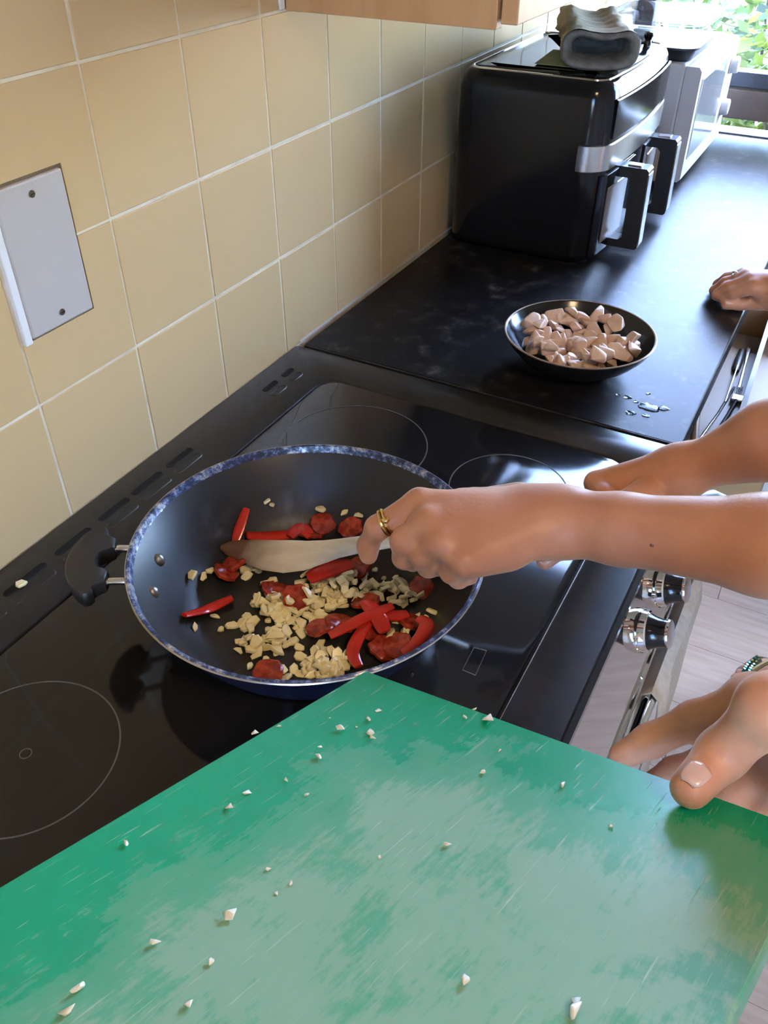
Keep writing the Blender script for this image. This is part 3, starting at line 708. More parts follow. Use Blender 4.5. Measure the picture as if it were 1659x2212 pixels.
for i in range(1600):
    a = rd.uniform(0, 6.283); r = .075 * math.sqrt(rd.random()); x, y = r * math.cos(a), r * math.sin(a)
    if x > .045 and y > .02: continue
    lay = sum(1 for s in spots if math.hypot(s[0] - x, s[1] - y) < .0165)
    if lay > 3 or any(math.hypot(s[0] - x, s[1] - y) < .0070 for s in spots): continue
    fz = .0065 + max(0, (r + .012 - .050)) * .70
    z = fz + .009 + lay * .0058 + .004 * max(0, 1 - r / .07)
    spots.append((x, y, z))
    if len(spots) >= 104: break
for i, (x, y, z) in enumerate(spots):
    o = put('chicken_piece', chm[i % len(chm)], None, BC + V(x, y, z)); o.rotation_euler = (rd.uniform(-.6, .6), rd.uniform(-.6, .6), rd.uniform(0, 6.28)); o.scale = g3(rd.uniform(.95, 1.25))
    tag(o, 'raw diced chicken piece heaped in the black bowl', 'chicken', 'diced chicken in the bowl')
# wet splashes on the worktop
WATER = mat('water', (.9, .93, .95), .03, 0, .5, transmission_weight=1.0, ior=1.33)
for i, (u, v, rx, ry) in enumerate(((1355, 858, 9, 4), (1362, 892, 11, 5), (1400, 880, 22, 5), (1432, 882, 14, 4), (1395, 898, 8, 4), (1375, 868, 6, 3), (1335, 853, 5, 3), (1400, 850, 5, 2))):
    c = P(u, v, .9); m_ = MB(); n = 18; rr_ = random.Random(i); ph = [rr_.uniform(.7, 1.25) for _ in range(n)]
    def wr(k, z): return [c + V(math.cos(2 * math.pi * j / n + .5) * rx * .00062 * k * ph[j], math.sin(2 * math.pi * j / n + .5) * rx * .00062 * .75 * k * ph[j], z) for j in range(n)]
    m_.loft([wr(1, .0002), wr(.96, .0008), wr(.75, .0013), wr(.3, .0016)])
    tag(obj('water_splash', m_, WATER), 'small wet splash on the worktop in front of the bowl', 'splash', 'wet splashes on the worktop')

# things lying in the open drawer
def dthing(name, label, cat): return thing(name, label, cat, (.61, .85, .7745))
DZ = .7785
k_ = dthing('kitchen_knife', 'kitchen knife with dark handle lying in the open drawer', 'knife')
obj('handle', MB().tube([(.602, .955, DZ), (.600, .99, DZ + .001), (.598, 1.04, DZ)], [.006, .008, .006], 10, V(0, 0, 1), .6), BLACKSAT, k_)
obj('blade', MB().loft([[V(.602, .957, DZ - .003), V(.6035, .957, DZ - .003), V(.6035, .957, DZ + .012), V(.602, .957, DZ + .012)], [V(.606, .84, DZ - .003), V(.607, .84, DZ - .003), V(.607, .84, DZ + .001), V(.606, .84, DZ + .001)]]), STEEL, k_)
p_ = dthing('vegetable_peeler', 'black-handled vegetable peeler in the open drawer', 'peeler')
obj('handle', MB().tube([(.606, .66, DZ), (.610, .70, DZ + .002), (.612, .735, DZ)], [.006, .008, .006], 12), BLACKSAT, p_)
obj('ring', MB().lathe([(.010, -.004), (.014, -.004), (.014, .004), (.010, .004), (.010, -.004)], (.604, .645, DZ + .003), 24), BLACKSAT, p_)
obj('shaft', MB().tube([(.612, .735, DZ), (.618, .80, DZ), (.621, .85, DZ + .002)], .003, 8), STEEL, p_)
obj('head', MB().box(.612, .632, .848, .868, DZ - .003, DZ + .004, .002), STEEL, p_)
s_ = dthing('skewer', 'thin metal skewer in the open drawer', 'skewer'); obj('rod', MB().tube([(.592, .70, DZ - .002), (.603, .80, DZ - .002), (.610, .90, DZ - .002)], .0022, 8), STEEL, s_); obj('eye', MB().ball((.5915, .695, DZ - .001), .005, .006, .003, 8), DKGREY, s_)
sp_ = dthing('wooden_spoon', 'wooden spoon lying at the near end of the open drawer', 'spoon'); obj('bowl', MB().ball((.6, .655, DZ + .004), .016, .022, .007, 10), m_noise('dark_wood', (.30, .15, .07), (.2, .09, .04), 30, .5), sp_); obj('stem', MB().tube([(.592, .674, DZ + .002), (.58, .74, DZ), (.57, .80, DZ)], .005, 8), m_noise('spoon_wood', (.4, .25, .12), (.3, .17, .08), 30, .5), sp_)
f_ = dthing('fork', 'steel fork lying in the open drawer behind the peeler', 'fork'); obj('stem', MB().tube([(.618, .90, DZ - .001), (.612, .99, DZ - .001), (.607, 1.06, DZ - .001)], [.003, .002, .005], 8, V(0, 0, 1), .5), STEEL, f_)
for q in range(4): obj('tine', MB().tube([(.6145 + q * .0028, .905, DZ - .001), (.6155 + q * .0028, .855, DZ + .001)], .0012, 6), STEEL, f_)
# ------------------------------------------------------------------ food in the pan
ONION = m_noise('fried_onion', (.95, .87, .56), (.88, .77, .42), 60, .30, bs=.15, subsurface_weight=0.0)
CHOR = m_noise('chorizo', (.44, .055, .024), (.24, .02, .010), 130, .22, bs=.4, lo=.38, hi=.6)
PEPP = m_noise('red_pepper', (.62, .030, .018), (.48, .018, .010), 30, .16)
def onion_mesh(seed, L, w, t):
    rd = random.Random(seed); m_ = MB(); n = rd.choice((5, 6, 6, 7)); cur = rd.uniform(8, 26)
    o = []
    for j in range(n):
        a = 2 * math.pi * (j + rd.uniform(-.28, .28)) / n; k = rd.uniform(.72, 1.12); o.append((math.cos(a) * L * .5 * k, math.sin(a) * w * .5 * k))
    def rg_(k, z): return [V(x * k, y * k, z - cur * (x * x + y * y * .4)) for x, y in o]
    m_.loft([rg_(.93, -t * .5), rg_(1.0, -t * .2), rg_(.98, t * .3), rg_(.86, t * .5), rg_(.3, t * .52)]); me = m_.mesh('onion_piece', ang=40); me.materials.append(ONION); return me
om = [onion_mesh(i, 0.0175 * f, .0118 * g, .0036) for i, (f, g) in enumerate(((1, 1), (.8, 1.2), (1.2, .8), (.7, .9), (1.05, 1.1), (.9, .7), (1.3, 1), (.6, .8)))]
ZB = PC.z + .0042
rd = random.Random(21)
def panz(p):
    r = math.hypot(p.x - PC.x, p.y - PC.y)
    return ZB + (0 if r < .112 else (r - .112) * 1.45)
def psurf(u, v):
    a_, b_ = ZB - .004, PC.z + PH
    for _ in range(24):
        m_ = (a_ + b_) / 2
        if m_ < panz(P(u, v, m_)): a_ = m_
        else: b_ = m_
    return b_
ON = []
def onion(u, v, z=None, lab='chopped onion piece among the fried food in the pan', grp='chopped onion frying in the pan', sc=1.0, tilt=.5):
    if z is None:
        a_, b_ = ZB - .004, PC.z + PH
        for _ in range(24):
            m_ = (a_ + b_) / 2
            if m_ < panz(P(u, v, m_)): a_ = m_
            else: b_ = m_
        p = P(u, v, b_ + .002); lay = sum(1 for q in ON if (q - p).length < .0085); p.z += lay * .0028
    else: p = P(u, v, z)
    if z is None: ON.append(p.copy())
    o = put('onion_piece', rd.choice(om), None, p); o.rotation_euler = (rd.uniform(-tilt, tilt), rd.uniform(-tilt, tilt), rd.uniform(0, 6.28)); o.scale = g3(sc * rd.uniform(.8, 1.15))
    return tag(o, lab, 'onion', grp)
# heaps: centre u,v, radii, count
HL = ('onion piece in the loose spread left of the pan centre', 'onion piece in the patch at the lower left of the heap', 'onion piece just in front of the spatula handle', 'onion piece on the tall mound below the knuckles', 'onion piece in the heap at the right of the pan', 'onion piece in the pale clump at the front rim', 'onion piece at the front left fringe of the onions', 'onion piece among the pepper strips at the right', 'onion piece between the chorizo slices at the centre', 'onion piece under the edge of the spatula blade', 'onion piece beside the front rim chorizo slice')
for hi_, (cu, cv, ru, rv, n, hz_) in enumerate(((640, 1300, 95, 42, 50, 0), (585, 1365, 60, 45, 26, 0), (700, 1255, 60, 30, 24, .006), (745, 1265, 55, 42, 46, .016), (850, 1275, 62, 30, 32, .006), (705, 1430, 52, 38, 40, .010), (560, 1390, 45, 28, 14, 0), (860, 1370, 60, 50, 20, .008), (640, 1330, 70, 40, 22, 0), (560, 1245, 40, 25, 6, 0), (630, 1455, 40, 10, 5, 0))):
    for i in range(n):
        a = rd.uniform(0, 6.283); r = math.sqrt(rd.random()); u, v = cu + ru * r * math.cos(a), cv + rv * r * math.sin(a)
        p = P(u, v, ZB + .004)
        if hz_:
            zz = ZB + .003 + hz_ * (1 - r * r) * rd.uniform(.55, 1.4) + .002; p = P(u, v, zz)
            onion(u, v, max(zz, panz(p) + .003), lab=HL[hi_], tilt=.9)
        else: onion(u, v, lab=HL[hi_], tilt=.6)
for u, v in ((588, 1090), (578, 1086), (693, 1098), (414, 1241), (440, 1245), (455, 1232), (533, 1330), (500, 1350), (478, 1358), (465, 1330), (421, 1353), (540, 1436), (515, 1405), (575, 1425), (520, 1345), (600, 1395), (650, 1418), (647, 1398), (810, 1230), (935, 1320), (920, 1335), (830, 1248), (745, 1105), (775, 1112)):
    onion(u, v, lab='stray onion bit on the bare base of the pan', grp='scattered onion bits in the pan', sc=rd.uniform(.55, .95))
def chor_mesh(seed):
    rr_ = random.Random(seed); n = 20; ph = [rr_.uniform(.9, 1.08) for _ in range(n)]; m_ = MB()
    def rg_(k, z, w=0): return [V(math.cos(2 * math.pi * j / n) * .0145 * k * ph[j], math.sin(2 * math.pi * j / n) * .0135 * k * ph[j], z + .0012 * math.sin(2 * math.pi * j / n * 2 + w)) for j in range(n)]
    m_.loft([rg_(.85, -.0026), rg_(1, -.0015), rg_(1, .0015), rg_(.88, .0028), rg_(.5, .0026), rg_(.1, .003)]); me = m_.mesh('chorizo_slice'); me.materials.append(CHOR); return me
cms = [chor_mesh(i) for i in range(4)]
chs = [(488, 1236, .010, .5, 'dark chorizo slice beside the spatula tip'), (505, 1218, .012, -.3, 'chorizo slice tucked under the stained spatula tip'),
       (697, 1130, .008, .3, 'chorizo slice behind the spatula, nearest its middle'), (757, 1140, .007, -.2, 'chorizo slice behind the spatula, closest to the fingers'), (672, 1148, .006, .1, 'chorizo slice half hidden behind the spatula blade'),
       (640, 1290, .012, .25, 'chorizo slice with onion on it in the middle of the pan'), (692, 1356, .012, .2, 'flat round chorizo slice left of the crossed pepper strips'),
       (912, 1270, .010, .9, 'chorizo slice standing on edge at the right of the onions'), (790, 1300, .013, .3, 'chorizo slice under the crossed red pepper strips'),
       (830, 1400, .010, .1, 'chorizo slice inside the curled pepper strip at the rim'), (800, 1350, .016, .5, 'glossy chorizo slice between two pepper strips'), (885, 1340, .012, .4, 'chorizo slice next to the pepper strip at the right rim'),
       (580, 1453, .008, .2, 'chorizo slice at the front rim of the pan, alone'), (592, 1272, .007, .3, 'small chorizo slice behind the onion heap'), (775, 1225, .010, .4, 'chorizo slice just below the fingertip'), (735, 1345, .008, .3, 'chorizo slice partly buried beneath the long pepper strip'), (860, 1395, .014, -.3, 'chorizo slice lying against the front right rim')]
for i, (u, v, h, tl, lab) in enumerate(chs):
    p = P(u, v, max(ZB + h, psurf(u, v) + .005)); o = put('chorizo_slice', cms[i % 4], None, p); o.rotation_euler = (tl, rd.uniform(-.3, .3), rd.uniform(0, 6.28)); o.scale = g3(rd.uniform(.95, 1.1))
    tag(o, lab, 'chorizo', 'chorizo slices in the pan')
def bez(pts, n=12):
    pts = [Vector(p) for p in pts]
    if len(pts) == 2: pts = [pts[0], (pts[0] + pts[1]) / 2, pts[1]]
    out = []
    for i in range(n + 1):
        t = i / n * (len(pts) - 1); k = min(int(t), len(pts) - 2); f = t - k
        p0 = pts[max(k - 1, 0)]; p1 = pts[k]; p2 = pts[k + 1]; p3 = pts[min(k + 2, len(pts) - 1)]
        out.append(.5 * ((2 * p1) + (p2 - p0) * f + (2 * p0 - 5 * p1 + 4 * p2 - p3) * f * f + (3 * p1 - p0 - 3 * p2 + p3) * f ** 3))
    return out
def pepper(pts, w, lab, fl=.42):
    q = bez([P(u, v, max(ZB + h, psurf(u, v) + .004)) for u, v, h in pts]); rr_ = [w * (.45 + .55 * math.sin(math.pi * (.12 + .76 * i / 12))) for i in range(13)]
    o = obj('pepper_strip', MB().tube(q, rr_, 10, V(0, 0, 1), fl), PEPP); tag(o, lab, 'pepper', 'red pepper strips in the pan')
pepper([(508, 1172, .008), (518, 1140, .012), (533, 1098, .018)], .006, 'red pepper strip sticking up behind the spatula tip')
pepper([(398, 1329, .008), (450, 1315, .005), (502, 1291, .006)], .0062, 'red pepper strip lying alone at the left of the pan')
pepper([(532, 1156, .008), (580, 1160, .007), (640, 1152, .01)], .0085, 'red pepper strip along the back of the spatula')
pepper([(625, 1160, .012), (650, 1140, .014), (672, 1160, .01)], .008, 'bright red pepper piece in the steam behind the spatula')
pepper([(665, 1250, .018), (705, 1232, .022), (760, 1218, .022)], .011, 'wide red pepper strip in front of the spatula handle')
pepper([(712, 1374, .016), (780, 1338, .024), (848, 1308, .026)], .0068, 'long red pepper strip lying across the others')
pepper([(800, 1338, .020), (775, 1375, .016), (762, 1410, .014), (775, 1440, .014)], .0068, 'curled red pepper strip hanging towards the front rim')
pepper([(870, 1412, .022), (905, 1385, .026), (922, 1350, .030), (905, 1335, .028)], .0078, 'hooked red pepper strip at the right rim')
pepper([(788, 1300, .022), (815, 1330, .024), (832, 1365, .02)], .009, 'short red pepper strip under the long crossing one')
pepper([(810, 1318, .020), (850, 1330, .020), (880, 1325, .018)], .007, 'red pepper strip ending beside the right chorizo')

# steam over the food
def steam(label, c, r, seed):
    m = bpy.data.materials.new('steam'); m.use_nodes = True; nt = m.node_tree; nt.nodes.clear()
    vs = nt.nodes.new('ShaderNodeVolumeScatter'); vs.inputs['Color'].default_value = (1, 1, 1, 1); o = nt.nodes.new('ShaderNodeOutputMaterial')
    v = tex(nt, 'Object', (1, 1, .55)); n = noise(nt, v, 38, 4, .6, 1.2)
    tc = nt.nodes.new('ShaderNodeTexCoord'); ln = nt.nodes.new('ShaderNodeVectorMath'); ln.operation = 'LENGTH'; mp = nt.nodes.new('ShaderNodeMapping'); mp.inputs['Scale'].default_value = (1 / r[0], 1 / r[1], 1 / r[2])
    nt.links.new(tc.outputs['Object'], mp.inputs[0]); nt.links.new(mp.outputs[0], ln.inputs[0])
    fall = ramp(nt, ln.outputs['Value'], [(.1, g3(1)), (.95, g3(0))]); d = ramp(nt, n, [(.48, g3(0)), (.72, g3(1))])
    nt.links.new(math_(nt, 'MULTIPLY', math_(nt, 'MULTIPLY', fall, d), 16.0), vs.inputs['Density']); nt.links.new(vs.outputs[0], o.inputs['Volume'])
    me = MB().ball((0, 0, 0), *r, 10).mesh('steam'); s = put('steam', me, m, c); tag(s, label, 'steam', None, 'stuff')
steam('faint white steam rising from the food behind the spatula', P(650, 1115, .955), (.050, .035, .028), 1)
steam('faint wisp of steam over the left of the pan', P(470, 1130, .950), (.035, .03, .022), 2)
# ------------------------------------------------------------------ spatula
def m_spat():
    m = mat('pale_worn_wood', (.70, .64, .52), .6); nt, b = nodes(m); v = tex(nt, 'Object')
    n = noise(nt, tex(nt, 'Object', (6, 30, 30)), 4, 5); sx = nt.nodes.new('ShaderNodeSeparateXYZ'); nt.links.new(v, sx.inputs[0])
    n2 = noise(nt, v, 45, 4)
    f = math_(nt, 'ADD', sx.outputs[0], math_(nt, 'MULTIPLY', n2, .03))
    c0 = ramp(nt, n, [(.35, (.74, .64, .46)), (.65, (.64, .54, .37))])
    st = ramp(nt, f, [(.045, g3(.97)), (.060, g3(.6)), (.100, g3(0))])
    setin(nt, b, 'Base Color', mix(nt, st, c0, (.12, .05, .02))); return m
SPM = m_spat()
cl = [(478, 1183, .9195, 5), (492, 1184, .920, 15), (515, 1187, .922, 22), (545, 1192, .926, 28), (580, 1199, .931, 34), (620, 1202, .937, 36), (660, 1200, .944, 32), (700, 1192, .953, 25), (735, 1184, .962, 21), (780, 1176, .975, 19), (830, 1169, .990, 18), (880, 1161, 1.006, 17), (950, 1150, 1.028, 16), (1010, 1140, 1.046, 15)]
pts = [P(u, v, z) for u, v, z, w in cl]; rings = []
for i, p in enumerate(pts):
    t = (pts[min(i + 1, len(pts) - 1)] - pts[max(i - 1, 0)]).normalized(); n = ((CAM - p).normalized() * .62 + V(0, 0, .38)); n = (n - t * n.dot(t)).normalized(); s = t.cross(n)
    w = cl[i][3] * (p - CAM).length / F * 1.05; th = .0032 if i < 8 else .0042
    rings.append([p + s * w * math.cos(a) + n * th * math.sin(a) * (1 if abs(math.cos(a)) < .9 else .8) for a in [2 * math.pi * j / 16 for j in range(16)]])
o0 = pts[0]; xax = (pts[6] - pts[0]).normalized(); zax = V(0, 0, 1); yax = zax.cross(xax).normalized(); zax = xax.cross(yax)
M = Matrix((xax, yax, zax)).transposed(); Mi = M.transposed()
mm_ = MB().loft([[Mi @ (p - o0) for p in r] for r in rings]); me = mm_.mesh('spatula')
so_ = put('spatula', me, SPM, o0, None, M.to_euler()); tag(so_, 'pale worn spatula with brown-stained tip stirring the pan', 'spatula')

# ------------------------------------------------------------------ chopping board
P0 = CAM + (P(790, 1447, 1.0) - CAM).normalized() * .615
dA = V(-.2147896, -.94034789, .26383948); dB = V(.95294255, -.1426085, .26751322); bn = V(-.21392974, .30888293, .92672833)
BM = Matrix((dB, -dA, bn)).transposed()
def m_board():
    m = mat('green_polythene', (0, .30, .17), .34, spec=.36); nt, b = nodes(m); v = tex(nt, 'Object')
    sx = nt.nodes.new('ShaderNodeSeparateXYZ'); nt.links.new(v, sx.inputs[0]); X_, Y_ = sx.outputs[0], sx.outputs[1]
    n1 = noise(nt, v, 11, 6, .68, .4); n2 = noise(nt, tex(nt, 'Object', (150, 26, 1), (0, 0, .45)), 1.6, 5, .7); n3 = noise(nt, v, 5, 3)
    # scuffed zone: away from the pan-side and left edges
    ey = ramp(nt, math_(nt, 'MULTIPLY', Y_, -8), [(.04, g3(0)), (.75, g3(1))]); ex = ramp(nt, math_(nt, 'MULTIPLY', X_, 6), [(.10, g3(0)), (.60, g3(1))])
    zone = math_(nt, 'MULTIPLY', ey, ex)
    f = math_(nt, 'ADD', math_(nt, 'MULTIPLY', zone, .30), math_(nt, 'ADD', math_(nt, 'MULTIPLY', n1, .62), math_(nt, 'MULTIPLY', n2, .26)))
    scuff = ramp(nt, f, [(.55, g3(0)), (.62, g3(.30)), (.68, g3(.38)), (.74, g3(.88)), (.90, g3(1))])
    fade = ramp(nt, math_(nt, 'ADD', math_(nt, 'MULTIPLY', n3, .6), math_(nt, 'MULTIPLY', zone, .5)), [(.3, g3(0)), (.8, g3(1))])
    base = mix(nt, fade, (0.0, .36, .185), (.02, .34, .20))
    c = mix(nt, scuff, base, (.26, .45, .33))
    # knife cuts: fine short streaks
    cuts = None
    for k, (rot, lo_) in enumerate(((.50, .665), (.95, .68), (.15, .69))):
        r = ramp(nt, noise(nt, tex(nt, 'Object', (480, 24, 1), (0, 0, rot)), 1.0, 2, .5), [(lo_, g3(0)), (lo_ + .03, g3(1))])
        gate = ramp(nt, noise(nt, v, 9 + 5 * k, 2), [(.46, g3(0)), (.62, g3(1))]); r = math_(nt, 'MULTIPLY', r, gate)
        cuts = r if cuts is None else math_(nt, 'MAXIMUM', cuts, r)
    c = mix(nt, math_(nt, 'MULTIPLY', cuts, .42), c, (.50, .66, .56))
    setin(nt, b, 'Base Color', c); setin(nt, b, 'Roughness', math_(nt, 'ADD', math_(nt, 'MULTIPLY', scuff, .12), .26))
    bump(nt, b, math_(nt, 'SUBTRACT', math_(nt, 'MULTIPLY', n1, .4), math_(nt, 'MULTIPLY', cuts, 1.0)), .25, .0012); return m
BW, BL = .30, .45
bx = MB(); outl = rrect(0, BW, -BL, 0, .004, 4)
bx.loft([ring3(offs(outl, -.0015), -.0125), ring3(outl, -.011), ring3(outl, -.0015), ring3(offs(outl, -.0015), 0)])
bo = put('chopping_board', bx.mesh('chopping_board'), m_board(), P0, None, BM.to_euler()); tag(bo, 'scuffed green plastic chopping board tipped towards the pan', 'chopping board')
def onb(u, v, h=0.0):
    d = (RX * ((u - W / 2) / F) + RY * ((v - H / 2) / F) + RZ).normalized(); t = (P0 - CAM + bn * h).dot(bn) / d.dot(bn); return CAM + d * t
RAWON = m_noise('raw_onion', (.85, .86, .80), (.74, .76, .66), 70, .25, subsurface_weight=0.0)
bm_ = []
for i in range(5):
    me = chunk_mesh('onion_scrap', 80 + i, .0042, .0028, .0018, .1, 0, 8); me.materials.append(RAWON); bm_.append(me)
rb = random.Random(9)
scr = [(734, 1571, 1.5), (797, 1552, 1), (818, 1533, 1), (800, 1580, 1.3), (806, 1592, 1), (770, 1570, .5), (686, 1635, 1.2), (692, 1612, .7), (552, 1583, 1.2), (602, 1569, .7), (713, 1551, .4), (1005, 1548, .9), (1025, 1530, .8), (1057, 1553, 2.0), (1080, 1622, .7), (1044, 1667, 1), (1218, 1695, 1.1), (535, 1710, 1.1), (497, 1743, 1.2), (620, 1684, .8), (578, 1877, .7), (627, 1907, .7), (597, 1928, .6), (500, 1973, 1.5), (336, 2032, 1.1), (456, 2076, .9), (167, 2132, 1.3), (143, 2180, 1.5), (408, 2170, 1.0), (967, 1822, .9), (1005, 2115, 1.2), (1247, 2183, 1.8), (1245, 2160, 1.2), (820, 1850, .5), (663, 1715, .7), (1320, 1785, .7), (270, 1822, 1)]
for i, (u, v, s) in enumerate(scr):
    o = put('onion_scrap', bm_[i % 5], None, onb(u, v, .0012 * s), None, (BM @ Matrix.Rotation(rb.uniform(0, 6.28), 3, 'Z')).to_euler()); o.scale = g3(s * .78)
    tag(o, 'tiny raw onion scrap stuck to the green chopping board', 'onion', 'onion scraps on the board')
oc = put('onion_bit', om[3], None, P(45, 1260, .903)); oc.rotation_euler = (0, 0, 1.2); tag(oc, 'single onion bit dropped on the hob by the wall', 'onion')

# ------------------------------------------------------------------ people
SSS = 0.0
def m_skin(name, a, b_):
    m = mat(name, a, .42, 0, .45, subsurface_weight=SSS, subsurface_radius=(.014, .005, .003)); nt, b = nodes(m); v = tex(nt, 'Object')
    n = noise(nt, v, 22, 4, .6); setin(nt, b, 'Base Color', ramp(nt, n, [(.3, a), (.7, b_)]))
    bump(nt, b, math_(nt, 'ADD', noise(nt, v, 330, 3), math_(nt, 'MULTIPLY', noise(nt, v, 60, 3), .8)), .22, .0010)
    b.inputs['Sheen Weight'].default_value = .40; b.inputs['Sheen Roughness'].default_value = .35; return m
SKINA = m_skin('tanned_skin', (.57, .275, .168), (.49, .22, .13)); SKINB = m_skin('pink_skin', (.66, .33, .21), (.59, .27, .165))
NAIL = mat('finger_nail', (.74, .50, .44), .18, 0, .6)
GOLD = mat('gold', (.83, .60, .25), .16, 1.0)
def person(label, loc): return thing('person', label, 'person', loc)
def skin(name, groups, m_, parent, vox=.0022, kg=.004):
    org = WL[parent.as_pointer()]; me = sdf_mesh(name, groups, vox, kg, org); return put(name, me, m_, org, parent)
def nail(parent, tip, prev, normal, w=.0058, l=.0075, r=.008, back=.003):
    t = (Vector(tip) - Vector(prev)).normalized(); n = Vector(normal); n = (n - t * n.dot(t)).normalized(); s = t.cross(n)
    c = Vector(tip) - t * back; m_ = MB(); rings = []
    for i in range(7):
        u = -1 + 2 * i / 6; ww = w * (1 - .25 * max(0, u) ** 2) * (1 if abs(u) < .99 else .7); row = []
        for j in range(9):
            a = (j / 8 - .5) * 1.7; row.append(c + t * (l * u) + (s * math.sin(a) * ww / math.sin(.85)) + n * (math.cos(a) * w * .9 + r - w * .82 - .0012 * max(0, u) ** 2))
        rings.append(row)
    m_.loft(rings, False, False, False); o = obj('nail', m_, NAIL, parent); md = o.modifiers.new('t', 'SOLIDIFY'); md.thickness = .0008; md.offset = -1; return o
# --- the cook: near hand on the spatula, far hand on the pan handle
ckp = person('person stirring the pan, bare tanned forearms, gold ring, other hand on the handle', (.70, .12, .92))
W1 = P(1205, 1128, 1.074); E1 = P(1659, 1178, 1.105); dirA = (E1 - W1).normalized(); EL = E1 + dirA * .105
up1 = V(-.15, -.55, .82)
ix = [P(905, 1086, 1.085), P(815, 1140, 1.066), P(795, 1178, 1.044), P(796, 1200, 1.034)]
mi_ = [P(925, 1128, 1.084), P(870, 1170, 1.066), P(872, 1205, 1.046), P(892, 1216, 1.034)]
ri = [P(955, 1172, 1.079), P(912, 1200, 1.060), P(925, 1224, 1.042), P(952, 1226, 1.032)]
li = [P(1003, 1212, 1.071), P(975, 1236, 1.053), P(990, 1250, 1.040), P(1016, 1246, 1.031)]
palm = []
for mc, r in ((ix[0], .0125), (mi_[0], .0125), (ri[0], .0120), (li[0], .0115)): palm += [(tuple(W1), tuple(mc), .0225, r, tuple(up1), .85)]
palm += [(tuple(P(1110, 1100, 1.068)), tuple(P(1000, 1095, 1.070)), .020, .016, None, 1), (tuple(P(1090, 1190, 1.062)), tuple(P(1010, 1215, 1.062)), .0165, .0125, None, 1), (tuple(P(1050, 1140, 1.07)), tuple(P(980, 1140, 1.072)), .018, .014, None, 1), (tuple(P(985, 1205, 1.055)), tuple(P(950, 1215, 1.050)), .0125, .0105, None, 1)]
fore = [(tuple(W1 + V(-.02, -.004, 0)), tuple(W1 + dirA * .05), .0255, .0270, tuple(up1), .92), (tuple(W1 + dirA * .05), tuple(E1), .0270, .0368, None, 1), (tuple(E1), tuple(EL), .0368, .0415, None, 1), (tuple(EL), tuple(EL + V(.12, .03, .05)), .042, .045, None, 1)]
th = [P(1120, 1075, 1.060), P(1020, 1085, 1.040), P(935, 1120, 1.030), P(890, 1140, 1.022)]
rf = [.0118, .0098, .0088, .0080]
gs = [(.014, palm + fore), (.006, chain(ix, rf)), (.006, chain(mi_, rf)), (.006, chain(ri, [.0115, .0095, .0085, .0078])), (.006, chain(li, [.0105, .0085, .0076, .007])), (.008, chain(th, [.014, .012, .0105, .009]))]
la = skin('left_arm', gs, SKINA, ckp, .002, .0045); la['label'] = 'near arm, hand curled round the spatula'
rc = ix[0].lerp(ix[1], .80); ra = (ix[1] - ix[0]).normalized()
rm = MB(); U = ra.orthogonal().normalized(); Wv = ra.cross(U)
for off, tw_ in ((-.0016, .25), (.0016, -.25)):
    q = [rc + ra * (off + .0014 * math.sin(a * 2 + tw_)) + (U * math.cos(a) + Wv * math.sin(a)) * .0112 for a in [2 * math.pi * j / 40 for j in range(41)]]
    rm.tube(q, .0015, 8)
rm.ball(rc + (CAM - rc).normalized() * .0112 + V(0, 0, .003), .0035, .0035, .0025, 8)
rg_ = obj('gold_ring', rm, GOLD, la); rg_['label'] = 'chunky gold ring'
mo = obj('mole', MB().ball(P(1408, 1178, 1.1205), .0016, .0016, .001, 6), mat('mole', (.16, .07, .04), .6), la)
# far arm
W2 = P(1462, 1022, 1.044); E2 = P(1659, 953, 1.100); d2 = (E2 - W2).normalized()
K = [mpt(.245, 1.028), mpt(.268, 1.034), mpt(.291, 1.036), mpt(.312, 1.034)]
def grip(r, s0): # finger wrapping over the handle towards the camera side
    return [mpt(r + .004, 1.030, s0 * .021), mpt(r, 1.022, s0 * -.012), mpt(r, .998, s0 * -.024), mpt(r + .002, .982, s0 * -.010)]
SD = 1.0 if (hs.dot(V(0, 1, 0)) > 0) else -1.0
palm2 = []
for r in (.286, .306, .326, .344): palm2 += [(tuple(W2), tuple(mpt(r, 1.020, SD * .028)), .0205, .0118, None, 1)]
gs2 = [(.014, palm2 + [(tuple(W2), tuple(W2 + d2 * .06), .0225, .025, None, 1), (tuple(W2 + d2 * .06), tuple(E2), .025, .0335, None, 1), (tuple(E2), tuple(E2 + d2 * .12), .0335, .041, None, 1), (tuple(E2 + d2 * .12), tuple(E2 + d2 * .12 + V(.12, 0, .05)), .041, .044, None, 1)])]
for r in (.286, .306, .326, .344): gs2.append((.006, chain([mpt(r, 1.020, SD * .028), mpt(r, 1.023, SD * .004), mpt(r, 1.006, SD * -.018), mpt(r, .988, SD * -.014)], [.0118, .0098, .0088, .008])))
gs2.append((.008, chain([P(1400, 1062, 1.035), P(1300, 1118, 1.022), P(1215, 1178, 1.000), P(1177, 1212, .988)], [.0145, .0125, .0105, .0085])))
ra_ = skin('right_arm', gs2, SKINA, ckp, .0022, .004); ra_['label'] = 'far arm reaching to the pan handle'
nail(ra_, P(1177, 1212, .988), P(1215, 1178, 1.0), (.1, -.5, .8), r=.0078)

